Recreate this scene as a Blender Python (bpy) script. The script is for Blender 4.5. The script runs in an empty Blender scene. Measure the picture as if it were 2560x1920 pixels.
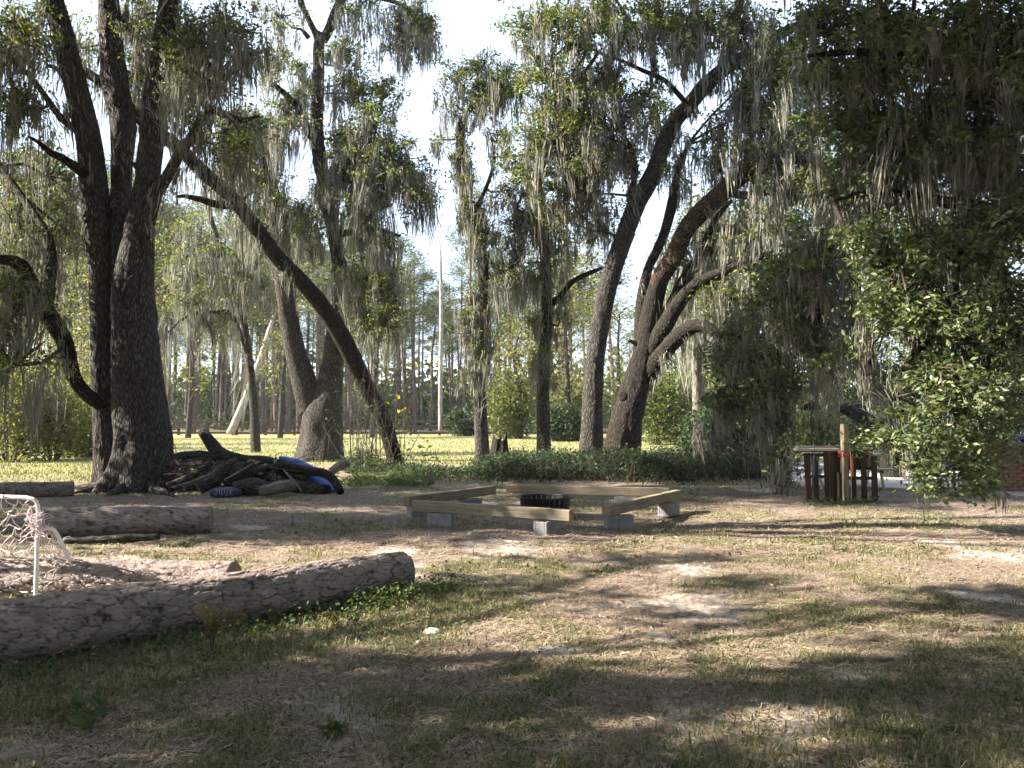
import bpy, math, random
import numpy as np
from mathutils import Vector, Matrix
R = math.radians
scene = bpy.context.scene
C = scene.collection

# ------------------------------------------------------------------ camera
F, CX, CY, EYE, HORIZ = 2050.0, 1280.0, 960.0, 1.6, 1040.0
PITCH = math.atan((HORIZ - CY) / F)
cam_data = bpy.data.cameras.new('camera')
cam_data.sensor_width = 36.0
cam_data.lens = 36.0 * F / 2560.0
cam_data.clip_start = 0.05
cam_data.clip_end = 3000.0
cam = bpy.data.objects.new('camera', cam_data)
C.objects.link(cam)
cam.location = (0, 0, EYE)
cam.rotation_euler = (math.pi / 2 + PITCH, 0, 0)
scene.camera = cam

# ------------------------------------------------------------------ light
SUN_AZ, SUN_EL = R(-93), R(33)          # azimuth from +Y, clockwise positive
SKY_STRENGTH, SUN_STRENGTH, EXPOSURE, VEIL = 0.12, 5.0, 2.4, 2.3
world = bpy.data.worlds.new('World')
scene.world = world
world.use_nodes = True
wn = world.node_tree
wn.nodes.clear()
sky = wn.nodes.new('ShaderNodeTexSky')
sky.sky_type = 'NISHITA'
sky.sun_disc = False
sky.sun_elevation = SUN_EL
sky.sun_rotation = SUN_AZ
sky.air_density = 1.0
sky.dust_density = 1.5
sky.ozone_density = 1.0
bg = wn.nodes.new('ShaderNodeBackground')
bg.inputs['Strength'].default_value = SKY_STRENGTH
wo = wn.nodes.new('ShaderNodeOutputWorld')
# thin white cloud veil over the whole sky
tc = wn.nodes.new('ShaderNodeTexCoord')
cn = wn.nodes.new('ShaderNodeTexNoise')
cn.inputs['Scale'].default_value = 2.2; cn.inputs['Detail'].default_value = 5; cn.inputs['Roughness'].default_value = 0.6
wn.links.new(tc.outputs['Generated'], cn.inputs['Vector'])
cr = wn.nodes.new('ShaderNodeMapRange')
cr.inputs['From Min'].default_value = 0.35; cr.inputs['From Max'].default_value = 0.60
cr.inputs['To Min'].default_value = 0.84; cr.inputs['To Max'].default_value = 0.97
wn.links.new(cn.outputs['Fac'], cr.inputs['Value'])
mixn = wn.nodes.new('ShaderNodeMix'); mixn.data_type = 'RGBA'
mixn.inputs[7].default_value = (VEIL * 0.84, VEIL, VEIL * 1.28, 1)
wn.links.new(cr.outputs['Result'], mixn.inputs[0])
wn.links.new(sky.outputs[0], mixn.inputs[6])
wn.links.new(mixn.outputs[2], bg.inputs['Color'])
wn.links.new(bg.outputs[0], wo.inputs['Surface'])
sd = bpy.data.lights.new('sun', 'SUN')
sd.energy = SUN_STRENGTH
sd.angle = R(0.53)
sd.color = (1.0, 0.90, 0.76)
sun = bpy.data.objects.new('sun', sd)
C.objects.link(sun)
SUN_DIR = Vector((math.sin(SUN_AZ) * math.cos(SUN_EL), math.cos(SUN_AZ) * math.cos(SUN_EL), math.sin(SUN_EL)))
sun.rotation_euler = SUN_DIR.to_track_quat('Z', 'Y').to_euler()
sun.location = SUN_DIR * 60
vs = scene.view_settings
vs.view_transform = 'Standard'
vs.look = 'None'
vs.gamma = 1.0
vs.use_curve_mapping = False
vs.exposure = EXPOSURE
scene.cycles.max_bounces = 6
scene.cycles.diffuse_bounces = 3
scene.cycles.glossy_bounces = 2
scene.cycles.transmission_bounces = 4
scene.cycles.transparent_max_bounces = 4
scene.cycles.use_adaptive_sampling = True
scene.cycles.adaptive_threshold = 0.03

# ------------------------------------------------------------------ helpers
def at(px, py, Y):
    """point at distance Y along the view axis direction on the ray of a photo pixel"""
    xc, yc = (px - CX) / F, (CY - py) / F
    d = Vector((xc, math.cos(PITCH) - math.sin(PITCH) * yc, math.sin(PITCH) + math.cos(PITCH) * yc))
    t = Y / d.y
    return Vector((d.x * t, Y, EYE + d.z * t))

def gnd(px, py):
    xc, yc = (px - CX) / F, (CY - py) / F
    d = Vector((xc, math.cos(PITCH) - math.sin(PITCH) * yc, math.sin(PITCH) + math.cos(PITCH) * yc))
    t = -EYE / d.z
    return Vector((d.x * t, d.y * t, 0))

def hash3(ix, iy, iz, seed):
    h = (ix.astype(np.int64) * 374761393 + iy.astype(np.int64) * 668265263 + iz.astype(np.int64) * 2147483647 + seed * 974711) & 0xFFFFFFFF
    h = ((h ^ (h >> 13)) * 1274126177) & 0xFFFFFFFF
    h = ((h ^ (h >> 16)) * 2246822519) & 0xFFFFFFFF
    return ((h ^ (h >> 15)) & 0xFFFFFF) / float(0xFFFFFF)

def vnoise(x, y, z=None, seed=0):
    x = np.asarray(x, float); y = np.asarray(y, float)
    z = np.zeros_like(x) if z is None else np.asarray(z, float)
    ix, iy, iz = np.floor(x), np.floor(y), np.floor(z)
    fx, fy, fz = x - ix, y - iy, z - iz
    fx, fy, fz = [f * f * (3 - 2 * f) for f in (fx, fy, fz)]
    r = 0
    for a in (0, 1):
        for b in (0, 1):
            for c in (0, 1):
                w = (fx if a else 1 - fx) * (fy if b else 1 - fy) * (fz if c else 1 - fz)
                r = r + w * hash3(ix + a, iy + b, iz + c, seed)
    return r

def fbm(x, y, z=None, seed=0, oct=3):
    s, a, t = 0, 1.0, 0
    for o in range(oct):
        k = 2.03 ** o
        s = s + a * vnoise(np.asarray(x) * k + o * 17.3, np.asarray(y) * k + o * 5.1, None if z is None else np.asarray(z) * k, seed + o)
        t += a; a *= 0.5
    return s / t

def voro(P, seed=0):
    """F1, F2 and the id of the nearest cell for points P (n,3)"""
    base = np.floor(P)
    f1 = np.full(len(P), 9.0); f2 = np.full(len(P), 9.0); idc = np.zeros(len(P))
    for a in (-1, 0, 1):
        for b in (-1, 0, 1):
            for c in (-1, 0, 1):
                q = base + (a, b, c)
                jx = hash3(q[:, 0], q[:, 1], q[:, 2], seed); jy = hash3(q[:, 0], q[:, 1], q[:, 2], seed + 1); jz = hash3(q[:, 0], q[:, 1], q[:, 2], seed + 2)
                d = np.sqrt((q[:, 0] + jx - P[:, 0]) ** 2 + (q[:, 1] + jy - P[:, 1]) ** 2 + (q[:, 2] + jz - P[:, 2]) ** 2)
                m = d < f1
                f2 = np.where(m, f1, np.minimum(f2, d))
                f1 = np.where(m, d, f1)
                idc = np.where(m, jx, idc)
    return f1, f2, idc

class Geo:
    """collects vertices and faces; build() links them as ONE mesh object"""
    def __init__(self):
        self.V, self.F, self.n, self.A = [], [], 0, {}
    def add(self, V, Fs, **attrs):
        V = np.asarray(V, float).reshape(-1, 3)
        if not isinstance(Fs, list): Fs = [Fs]
        for f in Fs:
            f = np.asarray(f, np.int64)
            if len(f): self.F.append(f + self.n)
        for k, a in attrs.items():
            self.A.setdefault(k, []).append((self.n, np.asarray(a, float)))
        self.V.append(V); self.n += len(V)
        return self
    def mesh(self, name, mat, smooth=True):
        me = bpy.data.meshes.new(name)
        V = np.concatenate(self.V) if self.V else np.zeros((0, 3))
        me.vertices.add(len(V)); me.vertices.foreach_set('co', V.astype(np.float32).ravel())
        loops = np.concatenate([f.ravel() for f in self.F])
        tot = np.concatenate([np.full(len(f), f.shape[1]) for f in self.F])
        st = np.concatenate([[0], np.cumsum(tot)[:-1]])
        me.loops.add(len(loops)); me.loops.foreach_set('vertex_index', loops.astype(np.int32))
        me.polygons.add(len(tot)); me.polygons.foreach_set('loop_start', st.astype(np.int32))
        me.polygons.foreach_set('use_smooth', np.full(len(tot), smooth, dtype=bool))
        for k, parts in self.A.items():
            dim = parts[0][1].ndim
            if dim == 2:
                buf = np.zeros((len(V), 3), np.float32)
                for o, a in parts: buf[o:o + len(a)] = a
                at_ = me.attributes.new(k, 'FLOAT_VECTOR', 'POINT'); at_.data.foreach_set('vector', buf.ravel())
            else:
                buf = np.zeros(len(V), np.float32)
                for o, a in parts: buf[o:o + len(a)] = a
                at_ = me.attributes.new(k, 'FLOAT', 'POINT'); at_.data.foreach_set('value', buf)
        me.update(calc_edges=True)
        if mat is not None: me.materials.append(mat)
        return me
    def build(self, name, mat, parent=None, smooth=True):
        o = bpy.data.objects.new(name, self.mesh(name, mat, smooth))
        C.objects.link(o)
        if parent is not None: o.parent = parent
        return o

def tag(o, label=None, cat=None, group=None, kind=None):
    if label: o['label'] = label
    if cat: o['category'] = cat
    if group: o['group'] = group
    if kind: o['kind'] = kind
    return o

def thing(name, loc, label, cat, group=None, rz=0.0):
    o = bpy.data.objects.new(name, None); C.objects.link(o)
    o.location = loc; o.rotation_euler = (0, 0, rz)
    o.empty_display_size = 0.2
    return tag(o, label, cat, group)

def copy_tree(o, parent=None):
    c = o.copy(); C.objects.link(c); c.parent = parent
    for ch in list(o.children): copy_tree(ch, c)
    return c

def resample(path, rad, step):
    P = [Vector(p) for p in path]
    out, rr = [], []
    n = len(P)
    for i in range(n - 1):
        p0, p1, p2, p3 = P[max(i - 1, 0)], P[i], P[i + 1], P[min(i + 2, n - 1)]
        k = max(1, int(math.ceil((p2 - p1).length / step)))
        for j in range(k):
            t = j / k
            out.append(0.5 * ((2 * p1) + (p2 - p0) * t + (2 * p0 - 5 * p1 + 4 * p2 - p3) * t * t + (3 * p1 - p0 - 3 * p2 + p3) * t ** 3))
            rr.append(rad[i] * (1 - t) + rad[i + 1] * t)
    out.append(P[-1]); rr.append(rad[-1])
    return np.array([tuple(v) for v in out]), np.array(rr)

def tube(g, path, rad, seg=10, step=0.4, rough=0.0, rs=6.0, flare=0.0, flare_h=0.5, lobes=5, cap=True, seed=0, ridge=0.0):
    """limb of round section along a path; attribute bk = the coordinates of the straightened limb"""
    P, r = resample(path, rad, step)
    n = len(P)
    T = np.gradient(P, axis=0); T /= np.linalg.norm(T, axis=1)[:, None] + 1e-9
    N = np.zeros_like(P)
    a = np.cross(T[0], (0.31, 0.95, 0.05)); a /= np.linalg.norm(a) + 1e-9
    for i in range(n):
        a = a - T[i] * np.dot(a, T[i]); a /= np.linalg.norm(a) + 1e-9
        N[i] = a
    B = np.cross(T, N)
    s = np.concatenate([[0], np.cumsum(np.linalg.norm(np.diff(P, axis=0), axis=1))])
    th = np.linspace(0, 2 * math.pi, seg, endpoint=False)
    ct, st_ = np.cos(th), np.sin(th)
    rv = np.repeat(r[:, None], seg, 1)
    S = np.repeat(s[:, None], seg, 1)
    TH = np.repeat(th[None], n, 0)
    if flare:
        rv = rv * (1 + flare * np.exp(-S / flare_h) * (0.45 + 0.55 * np.cos(lobes * TH + seed) + 0.3 * np.cos(2 * TH + 2 * seed)))
    bx, by = ct[None] * rv, st_[None] * rv
    if rough:
        rv = rv * (1 + rough * 2 * (fbm(bx * rs + seed, by * rs, S * rs * 0.5, seed, 2) - 0.5))
    if ridge:
        nz = fbm(bx * 17 + seed, by * 17, S * 3.0, seed + 9, 3)
        rv = rv - ridge * np.clip(0.52 - nz, 0, 1) * 3
    V = P[:, None] + rv[..., None] * (ct[None, :, None] * N[:, None] + st_[None, :, None] * B[:, None])
    idx = np.arange(n * seg).reshape(n, seg)
    q = np.stack([idx[:-1], np.roll(idx[:-1], -1, 1), np.roll(idx[1:], -1, 1), idx[1:]], -1).reshape(-1, 4)
    V = V.reshape(-1, 3)
    bk = np.stack([bx, by, S + seed * 3.7], -1).reshape(-1, 3)
    Fs = [q]
    if cap:
        V = np.concatenate([V, P[:1], P[-1:]])
        bk = np.concatenate([bk, [[0, 0, s[0]]], [[0, 0, s[-1]]]])
        c0, c1 = n * seg, n * seg + 1
        Fs.append(np.stack([np.full(seg, c0), np.roll(idx[0], -1), idx[0]], -1))
        Fs.append(np.stack([np.full(seg, c1), idx[-1], np.roll(idx[-1], -1)], -1))
    g.add(V, Fs, bk=bk)
    return P, r

def unit(v): return v / (np.linalg.norm(v, axis=-1, keepdims=True) + 1e-9)

def leaves(g, P, size, rng, up=0.6, width=0.5, droop=0.25, var=0.35, zk=0.6):
    """one folded kite per leaf"""
    n = len(P)
    d = rng.normal(size=(n, 3)); d[:, 2] = d[:, 2] * zk - droop; d = unit(d)
    nn = rng.normal(size=(n, 3)) + (0, 0, up * 2); nn = unit(nn - d * (nn * d).sum(1, keepdims=True))
    sd_ = np.cross(d, nn)
    L = (size * (1 + var * (rng.random(n) * 2 - 1)))[:, None]
    W = L * width * 0.5
    v0 = P; v1 = P + d * L * 0.45 + sd_ * W + nn * W * 0.35; v2 = P + d * L; v3 = P + d * L * 0.45 - sd_ * W + nn * W * 0.35
    V = np.stack([v0, v1, v2, v3], 1).reshape(-1, 3)
    b = (np.arange(n) * 4)[:, None]
    Fs = np.concatenate([b + [0, 1, 2], b + [0, 2, 3]])
    g.add(V, Fs)

def strands(g, P, L, rng, w=0.022, sway=0.07, pull=None):
    """hanging tapered ribbons"""
    n = len(P)
    L = np.asarray(L).reshape(n, 1)
    a = rng.random(n) * math.pi
    sx = np.stack([np.cos(a), np.sin(a), np.zeros(n)], 1)
    t = np.array([0, 0.5, 1.0])
    wd = np.array([0.75, 0.9, 0])
    off = np.cumsum(rng.normal(size=(n, 3, 2)) * sway, 1); off[:, 0] = 0
    if pull is None: pull = np.zeros((n, 2))
    rows = []
    for k in range(3):
        c = P + np.concatenate([off[:, k] * L ** 0.7 + pull * t[k], -t[k] * L], 1)
        if k < 2:
            ww = (w * wd[k] * (0.5 + rng.random((n, 1))))
            rows += [c - sx * ww / 2, c + sx * ww / 2]
        else: rows.append(c)
    V = np.stack(rows, 1).reshape(-1, 3)
    b = (np.arange(n) * 5)[:, None]
    g.add(V, [b + [0, 1, 3, 2], b + [2, 3, 4]])

def tuft(g, centers, rng, n=22, L=0.8, spread=0.16, w=0.022):
    """Spanish moss hanging in thick tapering beards from the given points"""
    m = len(centers)
    if not m: return
    sz = np.exp(rng.normal(size=m) * .42) * .92
    n = int(n * 1.6)
    c = np.repeat(np.asarray(centers), n, 0)
    k = len(c)
    S = np.repeat(sz, n)
    lean = np.repeat(rng.normal(size=(m, 2)) * .05, n, 0)
    o = rng.normal(size=(k, 3)) * spread * S[:, None] * (1, 1, .7)
    tl = L * S * np.repeat(0.55 + 0.7 * rng.random(m), n)
    u = rng.random(k) ** 1.3 * .55                      # where along the beard a strand starts
    shrink = .5 + .9 * u
    P = c + np.stack([o[:, 0] * shrink, o[:, 1] * shrink, o[:, 2] - u * tl], 1)
    rr = np.sqrt((o[:, :2] ** 2).sum(1)) / (spread * S)
    ln = tl * np.clip(1.1 - .38 * rr - u, .10, 1.2) * (0.4 + 0.65 * rng.random(k))
    strands(g, P, ln, rng, w, .022, -o[:, :2] * .22 * shrink[:, None] + lean * tl[:, None])

def box(g, c, s, rz=0.0, bev=0.0, tilt=None):
    """box with softened edges: centre c, size s"""
    hx, hy, hz = s[0] / 2, s[1] / 2, s[2] / 2
    b = min(bev, hx * 0.6, hy * 0.6, hz * 0.6)
    M = Matrix.Rotation(rz, 3, 'Z')
    if tilt is not None: M = M @ tilt
    M = np.array(M)
    if b <= 0:
        V = np.array([[x, y, z] for z in (-hz, hz) for x, y in ((-hx, -hy), (hx, -hy), (hx, hy), (-hx, hy))])
        Fs = np.array([[3, 2, 1, 0], [4, 5, 6, 7], [0, 1, 5, 4], [1, 2, 6, 5], [2, 3, 7, 6], [3, 0, 4, 7]])
        g.add(V @ M.T + np.array(c), Fs, bk=V); return
    def ring(x, y, z, k):
        return [[-x + k, -y, z], [x - k, -y, z], [x, -y + k, z], [x, y - k, z], [x - k, y, z], [-x + k, y, z], [-x, y - k, z], [-x, -y + k, z]]
    rows = ring(hx - b, hy - b, -hz, b * 0.5) + ring(hx, hy, -hz + b, b) + ring(hx, hy, hz - b, b) + ring(hx - b, hy - b, hz, b * 0.5)
    V = np.array(rows)
    q = []
    for k in range(3):
        for i in range(8):
            j = (i + 1) % 8
            q.append([k * 8 + i, k * 8 + j, k * 8 + 8 + j, k * 8 + 8 + i])
    g.add(V @ M.T + np.array(c), [np.array(q), np.array([[7, 6, 5, 4, 3, 2, 1, 0]]), np.array([[24, 25, 26, 27, 28, 29, 30, 31]])], bk=V)

def one(name, mat, parent, shape, *a, smooth=False, **k):
    g = Geo(); shape(g, *a, **k)
    return g.build(name, mat, parent, smooth)
# ------------------------------------------------------------------ materials
def new_mat(name):
    m = bpy.data.materials.new(name); m.use_nodes = True
    nt = m.node_tree; nt.nodes.clear()
    out = nt.nodes.new('ShaderNodeOutputMaterial')
    return m, nt, out
def N(nt, t, **kw):
    n = nt.nodes.new(t)
    for k, v in kw.items():
        if k in n.inputs: n.inputs[k].default_value = v
        else: setattr(n, k, v)
    return n
def ramp(nt, fac, stops):
    r = nt.nodes.new('ShaderNodeValToRGB')
    e = r.color_ramp.elements
    while len(e) < len(stops): e.new(0.5)
    for el, (p, c) in zip(e, stops):
        el.position = p; el.color = (*c, 1)
    nt.links.new(fac, r.inputs[0])
    return r.outputs[0]
def mixc(nt, fac, a, b, mode='MIX'):
    m = nt.nodes.new('ShaderNodeMix'); m.data_type = 'RGBA'; m.blend_type = mode
    for sock, v in ((m.inputs[0], fac), (m.inputs[6], a), (m.inputs[7], b)):
        if hasattr(v, 'links'): nt.links.new(v, sock)
        elif isinstance(v, (int, float)): sock.default_value = v
        else: sock.default_value = (*v, 1)
    return m.outputs[2]
def mathn(nt, op, a, b=0.0):
    m = nt.nodes.new('ShaderNodeMath'); m.operation = op
    for s, v in ((m.inputs[0], a), (m.inputs[1], b)):
        if hasattr(v, 'links'): nt.links.new(v, s)
        else: s.default_value = v
    return m.outputs[0]
def noise(nt, vec, scale, detail=3, rough=0.55, dist=0.0):
    n = N(nt, 'ShaderNodeTexNoise', Scale=scale, Detail=detail, Roughness=rough, Distortion=dist)
    if vec is not None: nt.links.new(vec, n.inputs['Vector'])
    return n.outputs['Fac']
def scaled(nt, vec, s):
    m = nt.nodes.new('ShaderNodeMapping'); m.inputs['Scale'].default_value = s
    nt.links.new(vec, m.inputs['Vector']); return m.outputs[0]
def attr(nt, name):
    a = nt.nodes.new('ShaderNodeAttribute'); a.attribute_name = name; return a
def objco(nt): return nt.nodes.new('ShaderNodeTexCoord').outputs['Object']
def finish(nt, out, col, rough=0.85, height=None, bump=0.3, dist=0.02, spec=0.3):
    b = nt.nodes.new('ShaderNodeBsdfPrincipled')
    b.inputs['Specular IOR Level'].default_value = spec
    for s, v in ((b.inputs['Base Color'], col), (b.inputs['Roughness'], rough)):
        if hasattr(v, 'links'): nt.links.new(v, s)
        elif isinstance(v, (int, float)): s.default_value = v
        else: s.default_value = (*v, 1)
    if height is not None:
        bp = N(nt, 'ShaderNodeBump', Strength=bump, Distance=dist)
        nt.links.new(height, bp.inputs['Height']); nt.links.new(bp.outputs[0], b.inputs['Normal'])
    nt.links.new(b.outputs[0], out.inputs['Surface'])
    return b

def leaf_mat(name, cols, trans=0.35, gloss=0.35, tcol=None):
    """thin leaf: each island its own tone; diffuse + translucent + a waxy coat"""
    m, nt, out = new_mat(name)
    geo = nt.nodes.new('ShaderNodeNewGeometry')
    col = ramp(nt, geo.outputs['Random Per Island'], [(i / max(1, len(cols) - 1), c) for i, c in enumerate(cols)])
    d = N(nt, 'ShaderNodeBsdfPrincipled', Roughness=gloss); d.inputs['Specular IOR Level'].default_value = 0.35
    t = nt.nodes.new('ShaderNodeBsdfTranslucent')
    nt.links.new(col, d.inputs['Base Color'])
    tc = mixc(nt, 1.0, col, tcol or (1.6, 1.5, 0.55), 'MULTIPLY')
    nt.links.new(tc, t.inputs['Color'])
    mx = N(nt, 'ShaderNodeMixShader'); mx.inputs[0].default_value = trans
    nt.links.new(d.outputs[0], mx.inputs[1]); nt.links.new(t.outputs[0], mx.inputs[2])
    nt.links.new(mx.outputs[0], out.inputs['Surface'])
    return m

M_ = {}
M_['leaf'] = leaf_mat('oak_leaf', [(.028, .048, .022), (.050, .080, .030), (.082, .12, .040), (.13, .16, .05), (.21, .21, .08)], 0.40, 0.45)
M_['leaf_big'] = leaf_mat('glossy_oak_leaf', [(.032, .058, .032), (.055, .09, .045), (.09, .13, .058), (.14, .175, .08), (.22, .24, .12)], 0.30, 0.42)
M_['leaf_light'] = leaf_mat('pale_leaf', [(.06, .08, .035), (.10, .12, .05), (.15, .155, .07), (.19, .17, .08)], 0.45, 0.5)
M_['leaf_dark'] = leaf_mat('shrub_leaf', [(.014, .030, .015), (.024, .048, .020), (.038, .066, .026), (.058, .088, .032)], 0.25, 0.62)
M_['needle'] = leaf_mat('pine_needle', [(.05, .075, .025), (.075, .10, .032), (.10, .125, .04)], 0.4, 0.5)
M_['moss'] = leaf_mat('spanish_moss', [(.13, .135, .115), (.19, .195, .165), (.28, .28, .24), (.20, .185, .145)], 0.30, 0.9, (1.05, 1.05, .95))
M_['grass'] = leaf_mat('grass_blade', [(.055, .085, .024), (.09, .12, .035), (.15, .155, .055), (.23, .205, .125), (.32, .275, .195)], 0.35, 0.6, (1.25, 1.3, .75))
M_['weed'] = leaf_mat('weed_leaf', [(.025, .055, .024), (.045, .085, .034), (.08, .12, .045), (.14, .15, .065)], 0.35, 0.65)
M_['fern'] = leaf_mat('dry_fern', [(.11, .065, .03), (.17, .095, .042), (.08, .085, .028), (.22, .14, .065)], 0.35, 0.7, (1.2, 1.0, .7))
M_['straw'] = leaf_mat('pine_straw', [(.17, .11, .07), (.28, .20, .13), (.34, .275, .205), (.42, .36, .29), (.18, .115, .08)], 0.1, 0.7, (1, 1, 1))
M_['deadleaf'] = leaf_mat('dead_leaf', [(.10, .06, .04), (.20, .13, .08), (.30, .22, .15), (.38, .32, .26)], 0.1, 0.7, (1, 1, 1))
M_['redweed'] = leaf_mat('red_weed', [(.17, .07, .03), (.16, .12, .03), (.10, .10, .03)], 0.4, 0.6)

def bark_mat(name, dark, mid, light, vs=(24, 24, 5.5), moss=0.3, bump=1.0):
    m, nt, out = new_mat(name)
    bk = attr(nt, 'bk').outputs['Vector']
    wob = mixc(nt, 0.06, bk, N(nt, 'ShaderNodeTexNoise', Scale=9.0).outputs['Color'], 'ADD')
    v = N(nt, 'ShaderNodeTexVoronoi', feature='DISTANCE_TO_EDGE', Scale=1.0)
    nt.links.new(scaled(nt, wob, vs), v.inputs['Vector'])
    crack = ramp(nt, v.outputs['Distance'], [(0.0, (0, 0, 0)), (0.42, (1, 1, 1))])
    fine = noise(nt, scaled(nt, bk, (30, 30, 9)), 1.5, 4)
    big = noise(nt, scaled(nt, bk, (2, 2, 1)), 1.3, 3)
    col = ramp(nt, fine, [(0.3, mid), (0.7, light)])
    col = mixc(nt, ramp(nt, big, [(0.42, (0, 0, 0)), (0.62, (moss, moss, moss))]), col, (.115, .125, .085))
    lich = noise(nt, scaled(nt, bk, (8, 8, 6)), 1.7, 3)
    col = mixc(nt, ramp(nt, lich, [(0.62, (0, 0, 0)), (0.70, (.65, .65, .65))]), col, (.26, .26, .23))
    col = mixc(nt, crack, dark, col)
    h = mixc(nt, 0.35, crack, fine)
    finish(nt, out, col, 0.9, h, bump, 0.03, 0.2)
    return m
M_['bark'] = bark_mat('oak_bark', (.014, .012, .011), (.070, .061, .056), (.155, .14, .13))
M_['bark_dark'] = bark_mat('dark_oak_bark', (.009, .007, .006), (.028, .022, .019), (.06, .05, .042), moss=0.2)  # oak bark in darker tones, with less moss
M_['bark_red'] = bark_mat('reddish_oak_bark', (.022, .013, .009), (.075, .045, .030), (.13, .085, .058), moss=0.3)
M_['bark_pine'] = bark_mat('pine_bark', (.07, .052, .046), (.19, .145, .135), (.33, .265, .245), vs=(9, 9, 3), moss=0.0)
M_['deadwood'] = bark_mat('grey_dead_wood', (.08, .07, .06), (.22, .20, .175), (.36, .33, .29), vs=(26, 26, 2), moss=0.05, bump=0.4)
def flat(name, col, rough=0.7, var=0.25, scale=8.0, bump=0.15, metal=0.0, spec=0.3):
    m, nt, out = new_mat(name)
    n = noise(nt, objco(nt), scale, 4)
    c2 = tuple(c * (1 - var) for c in col); c3 = tuple(min(1, c * (1 + var)) for c in col)
    c = ramp(nt, n, [(0.3, c2), (0.7, c3)])
    b = finish(nt, out, c, rough, noise(nt, objco(nt), scale * 6, 3), bump, 0.005, spec)
    b.inputs['Metallic'].default_value = metal
    return m
M_['twig'] = flat('twig_bark', (.06, .05, .042), 0.9)
def wood_mat(name, dark, light, ax=0, gs=60, bump=0.25):
    """sawn timber: grain runs along local axis ax"""
    m, nt, out = new_mat(name)
    bk = attr(nt, 'bk').outputs['Vector']
    s = [gs, gs, gs]; s[ax] = 2.0
    oi = nt.nodes.new('ShaderNodeObjectInfo')
    shift = nt.nodes.new('ShaderNodeVectorMath'); shift.operation = 'ADD'
    comb = nt.nodes.new('ShaderNodeCombineXYZ')
    k = mathn(nt, 'MULTIPLY', oi.outputs['Random'], 37.0)
    for i in range(3): nt.links.new(k, comb.inputs[i])
    nt.links.new(bk, shift.inputs[0]); nt.links.new(comb.outputs[0], shift.inputs[1])
    gr = noise(nt, scaled(nt, shift.outputs[0], s), 1.0, 3, 0.6, 0.4)
    st = noise(nt, shift.outputs[0], 3.5, 3)
    col = ramp(nt, gr, [(0.32, dark), (0.68, light)])
    col = mixc(nt, ramp(nt, st, [(0.45, (0, 0, 0)), (0.75, (.5, .5, .5))]), col, dark)
    kn = N(nt, 'ShaderNodeTexVoronoi', Scale=1.0)
    ks = [9, 9, 9]; ks[ax] = 3.5
    nt.links.new(scaled(nt, shift.outputs[0], ks), kn.inputs['Vector'])
    col = mixc(nt, ramp(nt, kn.outputs['Distance'], [(0.07, (.8, .8, .8)), (0.14, (0, 0, 0))]), col, tuple(c * 0.35 for c in dark))
    finish(nt, out, col, 0.8, gr, bump, 0.004, 0.25)
    return m
M_['timber'] = wood_mat('weathered_timber', (.15, .125, .09), (.29, .25, .19))
M_['timber_end'] = wood_mat('timber_end_grain', (.17, .12, .07), (.30, .22, .135), 2, 40)
M_['pallet'] = wood_mat('dark_pallet_wood', (.028, .019, .014), (.075, .051, .037), 2)
M_['pallet_pale'] = wood_mat('pale_plank', (.36, .31, .25), (.56, .50, .42), 0)
M_['post'] = wood_mat('post_wood', (.22, .175, .11), (.36, .30, .19), 2)
M_['fence'] = wood_mat('brown_fence_wood', (.030, .020, .015), (.07, .048, .034), 0, 20)
M_['grain'] = wood_mat('split_log_grain', (.10, .085, .065), (.26, .225, .18), 2, 30)
M_['concrete'] = flat('concrete_block', (.21, .21, .215), 0.92, 0.25, 10, 0.5)
M_['slab'] = flat('patio_concrete', (.44, .41, .38), 0.9, 0.18, 1.2, 0.2)
M_['iron'] = flat('black_iron', (.018, .019, .022), 0.45, 0.3, 12, 0.1, 0.6, 0.5)
M_['black'] = flat('black_plastic', (.012, .013, .014), 0.5, 0.3, 6)
M_['white'] = flat('white_plastic_pipe', (.72, .70, .68), 0.35, 0.08, 14, 0.1, 0, 0.5)
M_['net'] = flat('white_net_cord', (.62, .55, .55), 0.8, 0.2, 20)
M_['pink'] = flat('pinkish_cord', (.62, .50, .53), 0.8, 0.15, 20)
M_['blue'] = flat('blue_plastic', (.008, .085, .38), 0.35, 0.25, 3, 0.1, 0, 0.5)
M_['bluebag'] = flat('dark_blue_bag', (.016, .020, .055), 0.5, 0.4, 9, 0.6)
M_['print'] = flat('white_print', (.22, .23, .34), 0.6, 0.1, 9)
M_['orange'] = flat('orange_strap', (.75, .17, .03), 0.6, 0.2, 20)
M_['red'] = flat('red_strap', (.55, .05, .035), 0.6, 0.3, 20)
M_['brick'] = flat('red_brick', (.28, .14, .11), 0.9, 0.35, 9, 0.5)
M_['mortar'] = flat('mortar', (.30, .27, .24), 0.95, 0.2, 20, 0.4)
M_['stone'] = flat('pale_limestone', (.42, .36, .27), 0.9, 0.3, 14, 0.6)
M_['char'] = flat('charred_stump', (.020, .016, .014), 0.95, 0.4, 10, 0.8)
M_['hull'] = flat('white_painted_hull', (.7, .72, .75), 0.4, 0.05, 3)

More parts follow.
